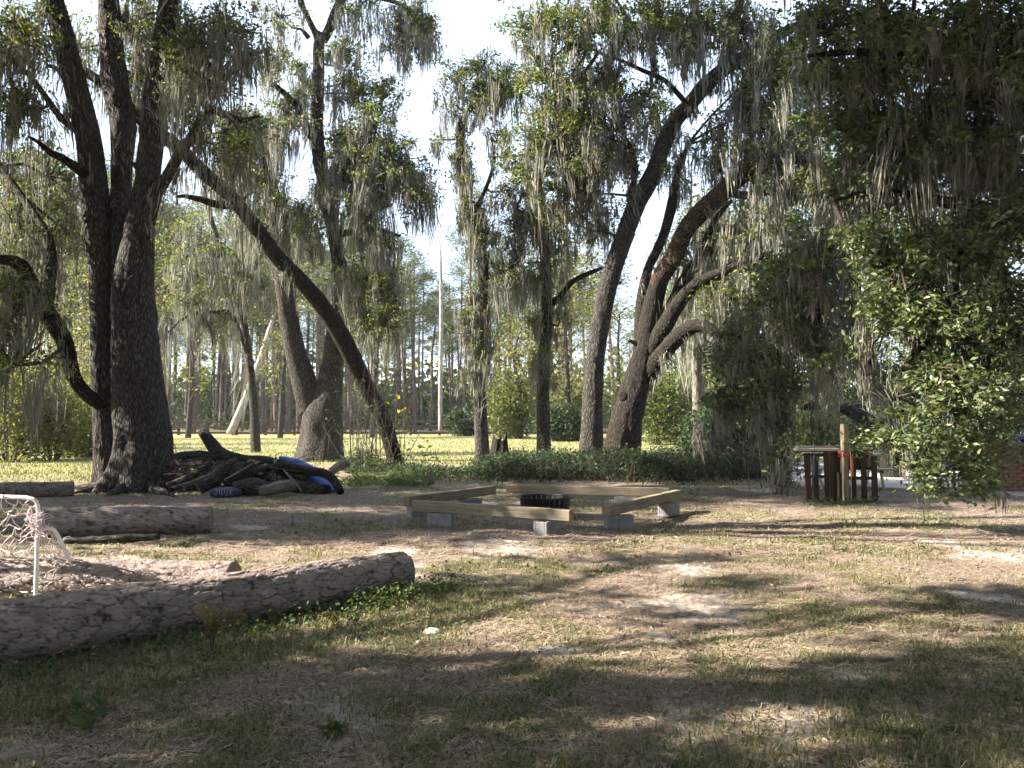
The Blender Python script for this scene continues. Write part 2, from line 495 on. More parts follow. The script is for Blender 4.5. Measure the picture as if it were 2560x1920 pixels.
def log_mat():
    m, nt, out = new_mat('pine_log_bark')
    bk = attr(nt, 'bk').outputs['Vector']
    cr = attr(nt, 'crack').outputs['Fac']; pid = attr(nt, 'plate').outputs['Fac']
    fine = noise(nt, scaled(nt, bk, (30, 30, 12)), 1.6, 5)
    a = ramp(nt, pid, [(0.0, (.15, .12, .108)), (0.35, (.23, .19, .178)), (0.6, (.29, .245, .23)), (0.8, (.25, .185, .15)), (1.0, (.38, .335, .315))])
    b = mixc(nt, ramp(nt, fine, [(0.35, (.6, .6, .6)), (0.6, (0, 0, 0))]), a, (.11, .088, .08))
    lay = N(nt, 'ShaderNodeTexVoronoi', feature='DISTANCE_TO_EDGE', Scale=1.0)
    nt.links.new(scaled(nt, bk, (26, 26, 14)), lay.inputs['Vector'])
    col = mixc(nt, cr, b, (.022, .016, .014))
    h = mixc(nt, 0.5, fine, ramp(nt, lay.outputs['Distance'], [(0, (0, 0, 0)), (0.15, (1, 1, 1))]))
    finish(nt, out, col, 0.9, h, 0.55, 0.015, 0.2)
    return m
M_['log'] = log_mat()

def ground_mat():
    m, nt, out = new_mat('sandy_yard_ground')
    oc = objco(nt)
    gr = attr(nt, 'grassy').outputs['Fac']; sa = attr(nt, 'sandy').outputs['Fac']; fi = attr(nt, 'field').outputs['Fac']
    n1 = noise(nt, oc, 2.2, 5, 0.65); n2 = noise(nt, oc, 14, 5, 0.7); n3 = noise(nt, oc, 70, 4, 0.7)
    st = noise(nt, scaled(nt, oc, (60, 14, 30)), 1.0, 3, 0.6, 1.5)
    litter = ramp(nt, mixc(nt, 0.5, n3, st), [(0.30, (.070, .055, .042)), (0.5, (.185, .145, .12)), (0.68, (.39, .33, .285))])
    sand = ramp(nt, mixc(nt, 0.4, n3, n2), [(0.3, (.28, .245, .22)), (0.5, (.42, .38, .345)), (0.7, (.54, .50, .46))])
    turf = ramp(nt, mixc(nt, 0.5, n3, n2), [(0.3, (.055, .06, .028)), (0.5, (.15, .14, .08)), (0.7, (.33, .285, .20))])
    fs = mathn(nt, 'ADD', sa, mathn(nt, 'MULTIPLY', mathn(nt, 'SUBTRACT', mixc(nt, .45, n2, noise(nt, oc, 5.5, 4, .7)), 0.5), 2.4))
    col = mixc(nt, ramp(nt, fs, [(0.32, (0, 0, 0)), (0.62, (1, 1, 1))]), litter, sand)
    fg = mathn(nt, 'ADD', gr, mathn(nt, 'MULTIPLY', mathn(nt, 'SUBTRACT', n2, 0.5), 1.6))
    col = mixc(nt, ramp(nt, fg, [(0.35, (0, 0, 0)), (0.7, (.85, .85, .85))]), col, turf)
    field = ramp(nt, mixc(nt, 0.5, n1, noise(nt, scaled(nt, oc, (1, 3, 1)), 0.5, 4)), [(0.3, (.14, .145, .045)), (0.5, (.24, .235, .105)), (0.72, (.37, .31, .18))])
    col = mixc(nt, fi, col, field)
    h = mixc(nt, 0.5, n2, n3)
    finish(nt, out, col, 0.95, h, 0.6, 0.03, 0.1)
    return m
M_['ground'] = ground_mat()
# ------------------------------------------------------------------ ground
def gz(x, y):
    x = np.asarray(x, float); y = np.asarray(y, float)
    h = 0.07 * (fbm(x * 0.55, y * 0.55, None, 5, 3) - 0.5) + 0.03 * (vnoise(x * 3.1, y * 3.1, None, 8) - 0.5)
    return h * np.clip((60 - y) / 30, 0, 1)
def gz1(x, y): return float(gz(np.array([x]), np.array([y]))[0])
SAND_SPOTS = [(840, 1790, .55), (1640, 1590, .3), (1400, 1610, .3), (620, 1320, .4), (1350, 1270, .4), (2150, 1690, .25), (1480, 1310, .3), (300, 1390, .5),
              (420, 1850, .4), (2250, 1760, .25), (1300, 1840, .3), (1000, 1380, .5), (2450, 1500, .4), (1700, 1420, .4), (1900, 1225, .9), (1280, 1380, .5)]
SAND = [(*gnd(px, py)[:2], r) for px, py, r in SAND_SPOTS]
def cover(x, y):
    """how grassy, how sandy, how much open field at a point of the yard"""
    g = fbm(x * 0.9 + 3, y * 0.9, None, 21, 3)
    g = g + 0.16 * np.clip((x - 0.2) / 3.0, -1, 1) * np.clip((7.5 - y) / 2.5, 0, 1) - 0.02 * np.clip((y - 9) / 3, 0, 1)
    grassy = np.clip((g - 0.44) / 0.16, 0, 1)
    s = fbm(x * 0.7 + 40, y * 0.7 + 9, None, 33, 3)
    sandy = np.clip((s - 0.52) / 0.14, 0, 1) * 0.55 * np.where(y > 10.5, .5, 1)
    for sx, sy, r in SAND:
        d = np.sqrt((x - sx) ** 2 + ((y - sy) * 0.9) ** 2) / r
        k = 0.85 * np.clip(1.05 - d + 0.9 * (vnoise(x * 3, y * 3, None, 4) - 0.5), 0, 1)
        sandy = np.maximum(sandy, k); grassy = grassy * (1 - 0.8 * k)
    front = np.clip(1.2 - np.abs((y - 5.6) - 1.13 * (x + 1.6)) / 0.8, 0, 1) * (x < 0.6) * (y < 8.4)
    grassy = np.maximum(grassy, front * 0.9)
    field = np.clip((y + 2.5 * vnoise(x * 0.3, y * 0.3, None, 2) - 26.5 - np.clip((x - 8), 0, 5) ) / 2.5, 0, 1)
    lf = np.clip((-x - 6.0) / 1.5, 0, 1) * np.clip((y - 20.5 + 1.5 * (vnoise(x * .8, y * .8, None, 6) - .5)) / 1.2, 0, 1)
    field = np.maximum(field, lf)
    wood = np.clip((y - 80) / 10, 0, 1) * 0.8
    return grassy * (1 - field), sandy * (1 - field), field * (1 - wood)
def axis(lo, hi, fine0, fine1, d):
    a = list(np.arange(fine0, fine1 + 1e-6, d))
    x, s = fine1, d
    while x < hi: s *= 1.22; x += s; a.append(x)
    x, s = fine0, d
    while x > lo: s *= 1.22; x -= s; a.insert(0, x)
    return np.array(a)
gx, gy = axis(-380, 380, -9, 9, 0.11), axis(-150, 480, 2.5, 19, 0.11)
XX, YY = np.meshgrid(gx, gy)
g = Geo()
ii = np.arange(XX.size).reshape(XX.shape)
a, b, c_ = cover(XX.ravel(), YY.ravel())
g.add(np.stack([XX.ravel(), YY.ravel(), gz(XX.ravel(), YY.ravel())], 1),
      np.stack([ii[:-1, :-1], ii[:-1, 1:], ii[1:, 1:], ii[1:, :-1]], -1).reshape(-1, 4), grassy=a, sandy=b, field=c_)
tag(g.build('ground', M_['ground']), kind='structure')

# patio slab
g = Geo()
poly = [gnd(1950, 1196), gnd(2010, 1216), gnd(2330, 1229), gnd(2600, 1249), gnd(3300, 1249), gnd(3300, 1160), gnd(1950, 1160)]
top = np.array([(p.x, p.y, 0.05) for p in poly]); bot = top.copy(); bot[:, 2] = -0.06
n = len(poly)
g.add(np.concatenate([top, bot]), [np.array([[i for i in range(n)]]), np.array([[i, i + n, (i + 1) % n + n, (i + 1) % n] for i in range(n)])])
tag(g.build('patio', M_['slab'], smooth=False), kind='structure')

# ------------------------------------------------------------------ trees
def base_of(pts): 
    p = at(*pts[0][:3]); return Vector((p.x, p.y, 0))
class Tree:
    def __init__(self, name, label, base, cat='tree', group=None, bark='bark', seed=1, leaf='leaf'):
        self.base = Vector(base); self.rng = np.random.default_rng(seed)
        self.root = thing(name, self.base, label, cat, group)
        self.bark, self.leafm, self.seed = bark, leaf, seed
        self.L, self.M, self.Fn, self.Tw = Geo(), Geo(), Geo(), Geo()
        self.anchors = []; self.rad = []
        self.off = np.array(tuple(self.base))
    def limb(self, pts, name='limb', seg=12, step=0.35, rough=0.10, flare=0, ridge=0.0, moss=0, fern=0, mat=None, mossL=0.7, mlo=0.0):
        """pts: photo px, py, distance, width in photo pixels"""
        P = [at(p[0], p[1], p[2]) - self.base for p in pts]
        if name == 'trunk' and P[0].z < 0.6: P[0] = Vector((P[0].x, P[0].y, -0.15))
        r = [p[3] * p[2] / F / 2 for p in pts]
        return self.limb3(P, r, name, seg, step, rough, flare, ridge, moss, fern, mat, mossL, mlo)
    def limb3(self, P, r, name='limb', seg=12, step=0.35, rough=0.10, flare=0, ridge=0.0, moss=0, fern=0, mat=None, mossL=0.7, mlo=0.0):
        g = Geo()
        self.seed += 1
        Q, rr = tube(g, P, r, seg, step, rough, 3.0, flare, 0.55, 6, True, self.seed, ridge)
        g.build(name, M_[mat or self.bark], self.root)
        self.anchors.append(Q); self.rad.append(rr)
        rng = self.rng
        ln = np.linalg.norm(np.diff(Q, axis=0), axis=1).sum()
        if moss:
            k = rng.integers(int(mlo * len(Q)), len(Q), int(moss * ln * 1.7) + 1)
            a = rng.random(len(k)) * 2 * math.pi
            pts_ = Q[k] + np.stack([np.cos(a) * rr[k] * 0.9, np.sin(a) * rr[k] * 0.9, -rr[k] * 0.2], 1)
            tuft(self.M, pts_, rng, 20, mossL, 0.13, 0.03)
        if fern:
            k = rng.integers(0, len(Q), int(fern * ln * 60))
            o = rng.normal(size=(len(k), 3)); o[:, 2] = np.abs(o[:, 2]) * 1.1; o = unit(o)
            leaves(self.Fn, Q[k] + o * rr[k][:, None] * 0.95, 0.15, rng, 0.1, 0.16, -0.1)
        return Q
    def clump(self, px, py, rx, ry, Y, dY=1.2, dens=1.0, leaf=0.115, per=42, sig=0.21, moss=0.35, mL=0.75, hang=0.0, twigs=True, mn=26, mw=0.034):
        rng = self.rng
        n = max(3, int(FOLIAGE * dens * rx * ry * math.pi / 800.0 * (Y / 25.0) ** 1.4))
        u = rng.normal(size=(n, 3)); u = unit(u) * (rng.random((n, 1)) ** 0.5) * 1.22 + rng.normal(size=(n, 3)) * .18
        q = np.array([at(px + a * rx, py + b * ry, Y + c * dY) for a, b, c in u]) - self.off
        q = q[q[:, 2] + self.off[2] > 0.25]
        return self.clump3(q, np.array(at(px, py + ry * 0.3, Y)) - self.off, leaf, per, sig, moss, mL, hang, twigs, mn, mw)
    def clump3(self, q, cen, leaf=0.115, per=46, sig=0.24, moss=0.35, mL=0.75, hang=0.0, twigs=True, mn=20, mw=0.022):
        rng = self.rng
        n = len(q)
        if n == 0: return q
        pc = rng.poisson(per, n) * (0.35 + 1.3 * rng.random(n))
        P = np.repeat(q, pc.astype(int), 0)
        rep = pc.astype(int)
        ax = rng.normal(size=(n, 3)) * (1, 1, .45); ax = np.repeat(unit(ax) * (.5 + .9 * rng.random((n, 1))), rep, 0)
        P = P + ax * (rng.random((len(P), 1)) - .5) * sig * 3.2 + rng.normal(size=P.shape) * sig * np.array([.52, .52, .38])
        if len(P): leaves(self.L, P, leaf, rng)
        if twigs:
            if len(self.anchors):
                allq = np.concatenate([a_[len(a_) // 3:] for a_ in self.anchors])
                d = ((allq - cen) ** 2).sum(1); j = np.argmin(d)
                if d[j] < 30 and d[j] > 0.05:
                    mid = (allq[j] + cen) / 2 + rng.normal(size=3) * 0.15
                    tube(self.Tw, [allq[j], mid, cen], [0.05, 0.035, 0.025], 5, 0.6, 0, cap=False, seed=3)
            for p in q:
                m = (p + cen) / 2 + rng.normal(size=3) * 0.2 + (0, 0, 0.1)
                tube(self.Tw, [cen, m, p], [0.022, 0.014, 0.005], 3, 9, 0, cap=False)
        k = rng.random(n) < moss * .95
        tuft(self.M, q[k] + rng.normal(size=(k.sum(), 3)) * 0.1 - (0, 0, 0.05), rng, mn, mL, 0.17, mw)
        return q
    def stubs(self, spec):
        """short broken branch stubs and knots: anchor index, fraction along it, angle, length, radius"""
        for i, f, ang, L, r in spec:
            q = self.anchors[i]; p = q[int(f * (len(q) - 1))]
            d = np.array([math.cos(ang), math.sin(ang), .35]); d /= np.linalg.norm(d)
            rt = self.rad[i][int(f * (len(q) - 1))]
            self.limb3([p, p + d * rt * .9, p + d * (rt + L * .6) + (0, 0, L * .1), p + d * (rt + L)], [r * 1.9, r * 1.5, r, r * .75], 'stub', 10, .06, .25, 0, .01)
    def done(self):
        if self.L.n: self.L.build('crown', M_[self.leafm], self.root, False)
        if self.Tw.n: tag(self.Tw.build('twigs', M_['twig'], self.root), kind='stuff')
        if self.M.n: tag(self.M.build('spanish_moss', M_['moss'], self.root, False), kind='stuff')
        if self.Fn.n: tag(self.Fn.build('fern', M_['fern'], self.root, False), kind='stuff')
        return self.root

FOLIAGE = 2.6
OAKS = 'moss-hung oaks round the fire pit'
# --- the big many-stemmed oak at the left, 18 m away
t = Tree('oak_tree', 'huge many-stemmed oak hung with moss, standing left beside the brush pile', (-8.1, 17.8, 0), group=OAKS, bark='bark', seed=11)
t.limb([(345, 1240, 17.8, 175), (352, 1180, 17.8, 150), (357, 1100, 17.8, 136), (346, 960, 17.8, 120), (336, 830, 17.8, 110), (335, 700, 17.8, 98), (345, 600, 17.8, 76), (368, 450, 17.7, 60), (388, 250, 17.6, 58), (405, 120, 17.5, 50), (425, -20, 17.4, 46), (450, -220, 17.2, 38), (470, -520, 17, 16)],
       'trunk', 84, 0.08, 0.09, 0.30, 0.036, moss=1.2, mlo=0.5)
t.limb([(272, 1240, 18.1, 90), (268, 1150, 18.1, 62), (262, 1000, 18.1, 58), (255, 830, 18.0, 56), (252, 700, 17.9, 56), (245, 600, 17.9, 62), (235, 480, 17.8, 68), (222, 350, 17.7, 62), (205, 280, 17.7, 60), (180, 180, 17.6, 56), (155, 80, 17.5, 54), (125, -20, 17.4, 54), (80, -200, 17.2, 42), (20, -480, 17, 16)],
       'trunk', 60, 0.10, 0.08, 0.2, 0.03, moss=1.4, mlo=0.4)
t.limb([(318, 760, 18.0, 60), (305, 600, 18.1, 62), (303, 463, 18.2, 50), (306, 308, 18.3, 62), (286, 193, 18.4, 64), (274, 40, 18.5, 54), (268, -150, 18.7, 42), (280, -420, 19, 16)], 'limb', 40, 0.12, 0.1, 0, 0.026, moss=1.3)
t.limb([(362, 590, 17.7, 36), (386, 494, 17.5, 34), (417, 443, 17.2, 28), (444, 393, 17.0, 25), (475, 347, 16.8, 22), (520, 278, 16.6, 24), (560, 285, 16.4, 20), (602, 300, 16.2, 14), (650, 290, 16, 5)], 'limb', 16, 0.15, moss=2)
t.limb([(520, 280, 16.6, 18), (500, 240, 16.5, 16), (478, 205, 16.4, 10), (460, 185, 16.3, 5)], 'limb', 8, 0.2)
t.limb([(225, 450, 17.7, 34), (205, 428, 17.4, 30), (185, 415, 17.0, 24), (150, 392, 16.8, 20), (127, 382, 16.5, 17), (95, 355, 16.3, 11), (69, 340, 16.1, 4)], 'limb', 14, 0.12, mat='bark_dark')
t.limb([(215, 350, 17.8, 22), (185, 320, 17.6, 19), (154, 297, 17.4, 17), (77, 193, 17.0, 13), (0, 123, 16.6, 10), (-90, 60, 16.2, 4)], 'limb', 10, 0.2)
t.limb([(268, 1020, 18.0, 34), (243, 1005, 17.9, 34), (208, 978, 17.6, 34), (183, 938, 17.4, 36), (163, 858, 17.2, 38), (127, 795, 17.0, 42), (88, 728, 16.8, 38), (52, 662, 16.6, 34), (0, 648, 16.3, 24), (-70, 640, 16, 16), (-200, 560, 15.6, 8)], 'limb', 20, 0.15, 0.12, moss=1.5, mat='bark_dark')
t.limb([(120, 770, 17.0, 26), (126, 690, 17.2, 26), (126, 610, 17.4, 24), (90, 540, 17.6, 20), (40, 470, 17.8, 16), (-20, 380, 18, 8)], 'limb', 12, 0.2, moss=2)
t.stubs([(0, .30, -1.2, .05, .10), (0, .47, -2.2, .10, .07), (0, .62, -.6, .25, .05), (1, .40, -1.9, .06, .09), (1, .62, 3.4, .3, .05), (0, .16, -1.0, .03, .13), (2, .4, -1.5, .15, .05)])
for k in range(9):      # surface roots
    a_ = 0.3 + k * 0.72
    c0 = Vector((-8.05 + 8.1, 17.8 - 17.8, 0)); dv = Vector((math.cos(a_), math.sin(a_) * 0.8, 0)); L_ = 1.0 + 0.55 * ((k * 37) % 5) / 5
    t.limb3([c0 + dv * 0.45 + Vector((0, 0, .32)), c0 + dv * 0.8 + Vector((0, 0, .10)), c0 + dv * (0.8 + L_ * .5) + Vector((.08, 0, .02)), c0 + dv * (0.8 + L_) + Vector((.2, -.1, -.06))], [.17, .12, .08, .03], 'root', 8, 0.12, 0.15)
for px, py, rx, ry, Y, dY, d, mo in [(40, 90, 110, 70, 16.5, 1.5, 1.0, .9), (60, 260, 90, 60, 17, 1.2, .7, 1), (120, 420, 70, 70, 19, 1, .8, .9), (50, 560, 80, 80, 18.5, 1.2, .7, 1), (170, 560, 60, 70, 19.5, 1, .8, .9),
                                     (330, 60, 80, 80, 19, 1.5, .8, .8), (470, 110, 80, 90, 17, 1.5, 1.1, .7), (570, 60, 70, 60, 16.5, 1.2, .9, .8), (630, 120, 45, 45, 16.4, .8, .8, .5), (540, 190, 60, 50, 16.4, 1, .8, .8), (450, 260, 50, 60, 16.8, 1, .8, .9),
                                     (610, 330, 60, 40, 16.3, 1, 1.0, .8), (560, 380, 70, 40, 16.6, 1, .8, 1), (455, 160, 60, 80, 18.6, 1, .7, .7), (345, 170, 60, 60, 19.5, 1, .6, .9), (190, 100, 50, 70, 19.0, 1, .5, .9), (30, 420, 60, 60, 20, 1, .7, .8), (20, 740, 100, 70, 16.2, 1, .9, .8), (40, 900, 90, 40, 15.6, .9, .7, 1.0), (110, 640, 60, 50, 19, 1, .7, .8)]:
    t.clump(px, py, rx, ry, Y, dY, d * 1.15, moss=mo * 1.1, mL=1.1, leaf=0.095, mn=26, mw=.024)
for px, py, rx, ry, Y, dY, d in [(0, -250, 230, 130, 16, 2.5, .8), (250, -330, 200, 150, 18, 2.5, .8), (480, -260, 200, 140, 16.5, 2.5, .8), (700, -420, 160, 110, 16.5, 2.0, .7), (-250, 60, 180, 180, 16, 2.5, .8), (-300, 460, 160, 150, 16, 2, .8), (250, -700, 300, 160, 17, 3, .8)]:
    t.clump(px, py, rx, ry, Y, dY, d, per=60, sig=0.34, leaf=0.13, moss=.4, mn=10, mL=1.0, mw=.04)
t.done()

# --- the fallen tree that leans across into the big oak
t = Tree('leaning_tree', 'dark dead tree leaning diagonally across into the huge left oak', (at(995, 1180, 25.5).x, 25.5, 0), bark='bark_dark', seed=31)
t.limb([(997, 1195, 25.5, 44), (980, 1122, 25.3, 38), (956, 1045, 25.0, 39), (910, 956, 24.4, 42), (856, 844, 23.7, 44), (806, 767, 23.2, 42), (756, 706, 22.6, 40), (698, 648, 22.0, 39), (640, 570, 21.2, 36), (579, 494, 20.5, 35), (501, 424, 19.8, 35), (447, 370, 19.2, 34), (366, 309, 18.6, 32), (266, 216, 18.55, 29), (216, 181, 18.6, 24), (150, 130, 18.8, 12)],
       'trunk', 20, 0.2, 0.10, 0.1, moss=0.9, mlo=.45, mossL=0.6)
t.limb([(585, 510, 20.6, 28), (545, 512, 20.3, 20), (500, 498, 20.0, 16), (460, 490, 19.8, 10), (440, 492, 19.6, 5)], 'limb', 8, 0.2)
t.limb([(600, 520, 20.7, 10), (615, 490, 20.5, 8), (640, 478, 20.2, 3)], 'limb', 6, 0.2)
t.done()

# --- the two-stemmed oak behind the brush pile
t = Tree('oak_tree', 'two-stemmed oak with a low fork, behind the brush pile', (at(800, 1150, 29.5).x, 29.5, 0), group=OAKS, seed=41)
t.limb([(800, 1160, 29.5, 122), (803, 1100, 29.5, 104), (806, 1040, 29.5, 98), (822, 985, 29.5, 72), (832, 910, 29.5, 56), (842, 820, 29.4, 50), (856, 717, 29.3, 42), (846, 640, 29.2, 36), (833, 579, 29.1, 33), (811, 463, 29.0, 34), (793, 347, 28.9, 35), (796, 193, 28.8, 29), (798, 108, 28.8, 29), (805, 85, 28.8, 30)], 'trunk', 48, 0.12, 0.1, 0.22, 0.03, moss=.9, mlo=.3)
t.limb([(780, 1030, 29.5, 60), (766, 975, 29.4, 62), (745, 900, 29.3, 54), (732, 850, 29.2, 50), (720, 790, 29.1, 46), (708, 700, 29.0, 42), (696, 580, 28.9, 34), (684, 480, 28.8, 28), (660, 380, 28.6, 22), (640, 280, 28.4, 10)], 'trunk', 24, 0.2, 0.1, moss=2.0, mlo=.4)
t.limb([(796, 100, 28.8, 22), (785, 75, 28.7, 17), (767, 39, 28.6, 15), (750, -5, 28.5, 16), (730, -120, 28.2, 12), (690, -260, 28, 6)], 'limb', 10, 0.3, moss=1)
t.limb([(806, 100, 28.8, 26), (820, 80, 28.7, 24), (837, 35, 28.6, 24), (855, -10, 28.5, 24), (880, -120, 28.2, 18), (900, -300, 28, 8)], 'limb', 12, 0.3, moss=1)
t.limb([(790, 350, 28.9, 24), (771, 328, 28.7, 22), (744, 270, 28.4, 19), (709, 231, 28.2, 15), (675, 206, 28.0, 11)], 'limb', 12, 0.2, mat='bark_dark')
t.limb([(772, 95, 28.6, 14), (755, 74, 28.5, 9)], 'limb', 6, 0.2)
t.limb([(835, 590, 29.1, 22), (880, 580, 28.6, 16), (950, 575, 28, 12), (1000, 590, 27.5, 6)], 'limb', 8, 0.3, moss=2)
t.limb([(812, 440, 29, 22), (880, 400, 28.6, 16), (960, 390, 28.2, 12), (1050, 440, 27.8, 6)], 'limb', 8, 0.3, moss=2)
t.limb([(850, -20, 28.5, 18), (930, -10, 28.2, 14), (1000, 10, 27.8, 11), (1050, 40, 27.5, 5)], 'limb', 8, 0.3, moss=3, mossL=1.5)
t.limb([(860, 730, 29.3, 18), (900, 700, 28.8, 14), (960, 700, 28.2, 9), (1000, 760, 27.8, 4)], 'limb', 8, 0.3, moss=2)
for px, py, rx, ry, Y, dY, d, mo in [(690, 140, 45, 50, 28, 1, .7, .9), (720, 290, 60, 50, 28, 1.2, .7, 1), (760, 200, 50, 60, 29, 1, .4, 1), (870, 120, 45, 40, 28, 1, .8, .6), (860, 190, 30, 50, 28, .8, .5, 1), (905, 220, 55, 55, 28.5, 1.2, .9, .3), (955, 240, 40, 35, 28.3, 1, 1, .2), (930, 300, 60, 50, 28.3, 1.2, .9, .4), (1000, 385, 45, 40, 28, 1, 1, .4),
                                     (900, 370, 70, 60, 28.5, 1.4, 1.1, .6), (870, 440, 80, 60, 28.6, 1.4, 1.1, .8), (970, 440, 65, 50, 28, 1.2, 1.1, .8), (1045, 470, 45, 60, 27.8, 1, 1.1, .5), (905, 540, 70, 40, 28.3, 1.2, .9, 1), (960, 605, 50, 25, 27.8, .8, 1.0, 1.5), (850, 340, 40, 60, 29.4, 1, .8, .8),
                                     (640, 330, 70, 60, 28.3, 1.2, .9, .8), (600, 300, 50, 40, 28.3, 1, .9, .6), (640, 440, 70, 50, 28.4, 1.2, .8, 1), (700, 520, 60, 60, 28.5, 1, .7, 1.2), (650, 560, 70, 50, 28.3, 1, .5, 1.3), (570, 440, 50, 40, 28.2, 1, .6, 1.2), (770, 560, 50, 60, 28.2, 1, .6, 1), (890, 690, 60, 40, 28.4, 1.2, 1.2, .6), (960, 720, 50, 50, 28, 1, 1.2, .6), (980, 800, 60, 40, 27.8, 1, 1.1, .6), (920, 800, 60, 40, 28.4, 1, .9, .7), (1010, 60, 60, 70, 27.6, .8, .8, 1.4), (1060, 60, 30, 40, 27.5, .6, .9, .6), (880, 20, 50, 40, 28, 1, .5, .8), (700, 30, 60, 40, 28, 1, .5, .7)]:
    t.clump(px, py, rx, ry, Y, dY, d, moss=mo, mL=1.3)
for px, py, rx, ry, Y, dY, d in [(700, -180, 160, 120, 28, 2.5, .5), (930, -220, 160, 120, 28, 2.5, .5), (820, -420, 180, 120, 28, 2.5, .4)]:
    t.clump(px, py, rx, ry, Y, dY, d, per=50, sig=0.4, leaf=0.15, moss=.3, mn=10, mw=.04)
t.done()

# --- low moss branches hanging into the gap between the left oak and the two-stemmed oak
t = Tree('oak_tree', 'small slender oak draped with hanging moss, between the huge oak and the two-stemmed oak', (at(600, 1130, 36).x, 36, 0), group=OAKS, seed=51)
t.limb([(640, 1130, 36, 26), (632, 980, 36, 20), (618, 860, 35.8, 18), (600, 760, 35.5, 17), (560, 640, 35, 14), (520, 520, 34.6, 11), (500, 400, 34.4, 7)], 'trunk', 12, 0.4, moss=1, mlo=.4)
t.limb([(625, 900, 35.9, 14), (580, 790, 35, 12), (540, 780, 34, 10), (470, 790, 33, 8), (420, 830, 32.5, 4)], 'limb', 8, 0.4, moss=2.5, mossL=1.6)
t.limb([(600, 760, 35.5, 12), (640, 660, 35, 9), (680, 600, 34.5, 5)], 'limb', 8, 0.4, moss=2.5, mossL=1.5)
for px, py, rx, ry, Y, dY, d, mo in [(470, 790, 70, 25, 33, 1, .9, 1.6), (560, 800, 50, 25, 34, 1, .7, 1.6), (520, 700, 60, 40, 34.5, 1.2, .8, .8), (600, 700, 50, 60, 34, 1.2, .7, .9), (470, 620, 60, 60, 34, 1.2, .6, 1.1), (540, 580, 60, 60, 34, 1.2, .6, 1.2), (620, 600, 50, 60, 34, 1.2, .6, 1.3), (560, 850, 40, 30, 33.5, .8, .4, 1.8), (450, 700, 40, 60, 34, 1, .5, 1.3), (660, 700, 50, 60, 34, 1, .5, 1.4)]:
    t.clump(px + t.rng.normal() * 15, py + t.rng.normal() * 25, rx * .8, ry * 1.1, Y, dY, d * .55, moss=mo * .95, mL=1.3, per=34, mn=24, mw=.04)
t.done()

# --- slender mossy tree in the middle
t = Tree('oak_tree', 'slender leaning oak clothed in ivy and moss beside the black stump', (at(1206, 1150, 27).x, 27, 0), group=OAKS, seed=61)
t.limb([(1207, 1160, 27, 42), (1205, 1122, 27, 36), (1200, 987, 27, 32), (1203, 871, 27, 30), (1209, 756, 27, 28), (1205, 640, 27, 24), (1180, 540, 27, 24), (1163, 463, 27, 24), (1150, 347, 27, 24), (1157, 301, 27, 18), (1185, 255, 26.8, 14), (1211, 215, 26.6, 8)], 'trunk', 16, 0.25, 0.12, 0.2, moss=2.5, mlo=.25)
t.limb([(1180, 540, 27, 12), (1215, 470, 26.8, 10), (1235, 400, 26.6, 8), (1225, 330, 26.4, 4)], 'limb', 7, 0.3, moss=2)
t.limb([(1207, 700, 27, 14), (1260, 680, 26.6, 12), (1310, 640, 26.2, 6)], 'limb', 7, 0.3, moss=2)
for px, py, rx, ry, Y, dY, d, mo in [(1140, 190, 45, 40, 26.8, 1.2, .8, .2), (1200, 165, 50, 35, 26.8, 1.2, 1, .2), (1260, 180, 45, 35, 26.6, 1.2, 1, .3), (1225, 225, 60, 35, 26.8, 1, 1, .8), (1290, 220, 35, 30, 26.5, .8, .9, .8), (1125, 250, 35, 30, 27, .8, .6, 1.4), (1195, 280, 40, 30, 26.6, .8, .6, 1.5), (1110, 345, 25, 15, 27, .5, .8, .6), (1150, 340, 28, 50, 26.9, .5, .6, 1), (1160, 430, 30, 50, 26.9, .5, .8, 1), (1185, 530, 35, 50, 26.9, .5, 1, 1), (1205, 600, 35, 50, 26.9, .5, .9, 1), (1250, 470, 30, 30, 26.6, .6, .8, .8), (1245, 330, 30, 25, 26.5, .6, .6, .6), (1260, 690, 40, 30, 26.6, .8, 1.1, .8), (1195, 760, 30, 50, 26.9, .5, 1.2, 1), (1200, 860, 28, 50, 26.8, .4, 1.1, 1), (1170, 800, 25, 35, 26.8, .4, 1, 1), (1180, 920, 25, 40, 26.8, .4, .7, 1)]:
    t.clump(px, py, rx, ry, Y, dY, d * 1.25, moss=mo, mL=0.9, per=36, sig=0.17, leaf=0.10)
t.done()

# --- straight tree behind the hedge
t = Tree('oak_tree', 'straight mossy oak just left of the forked oaks, behind the low shrubs', (at(1360, 1150, 28).x, 28, 0), group=OAKS, seed=71)
t.limb([(1360, 1160, 28, 38), (1359, 1084, 28, 33), (1358, 1000, 28, 31), (1360, 910, 28, 29), (1368, 794, 28, 28), (1367, 717, 28, 27), (1364, 640, 28, 25), (1361, 579, 28, 24), (1350, 480, 28, 18), (1360, 380, 28, 10)], 'trunk', 16, 0.25, 0.12, 0.15, moss=2, mlo=.2)
t.limb([(1367, 770, 28, 20), (1400, 742, 27.8, 17), (1430, 705, 27.6, 14), (1480, 680, 27.2, 12), (1512, 668, 27, 6)], 'limb', 8, 0.3, moss=2, mat='bark_dark')
t.limb([(1362, 640, 28, 16), (1330, 560, 27.8, 12), (1290, 520, 27.5, 6)], 'limb', 7, 0.3, moss=2)
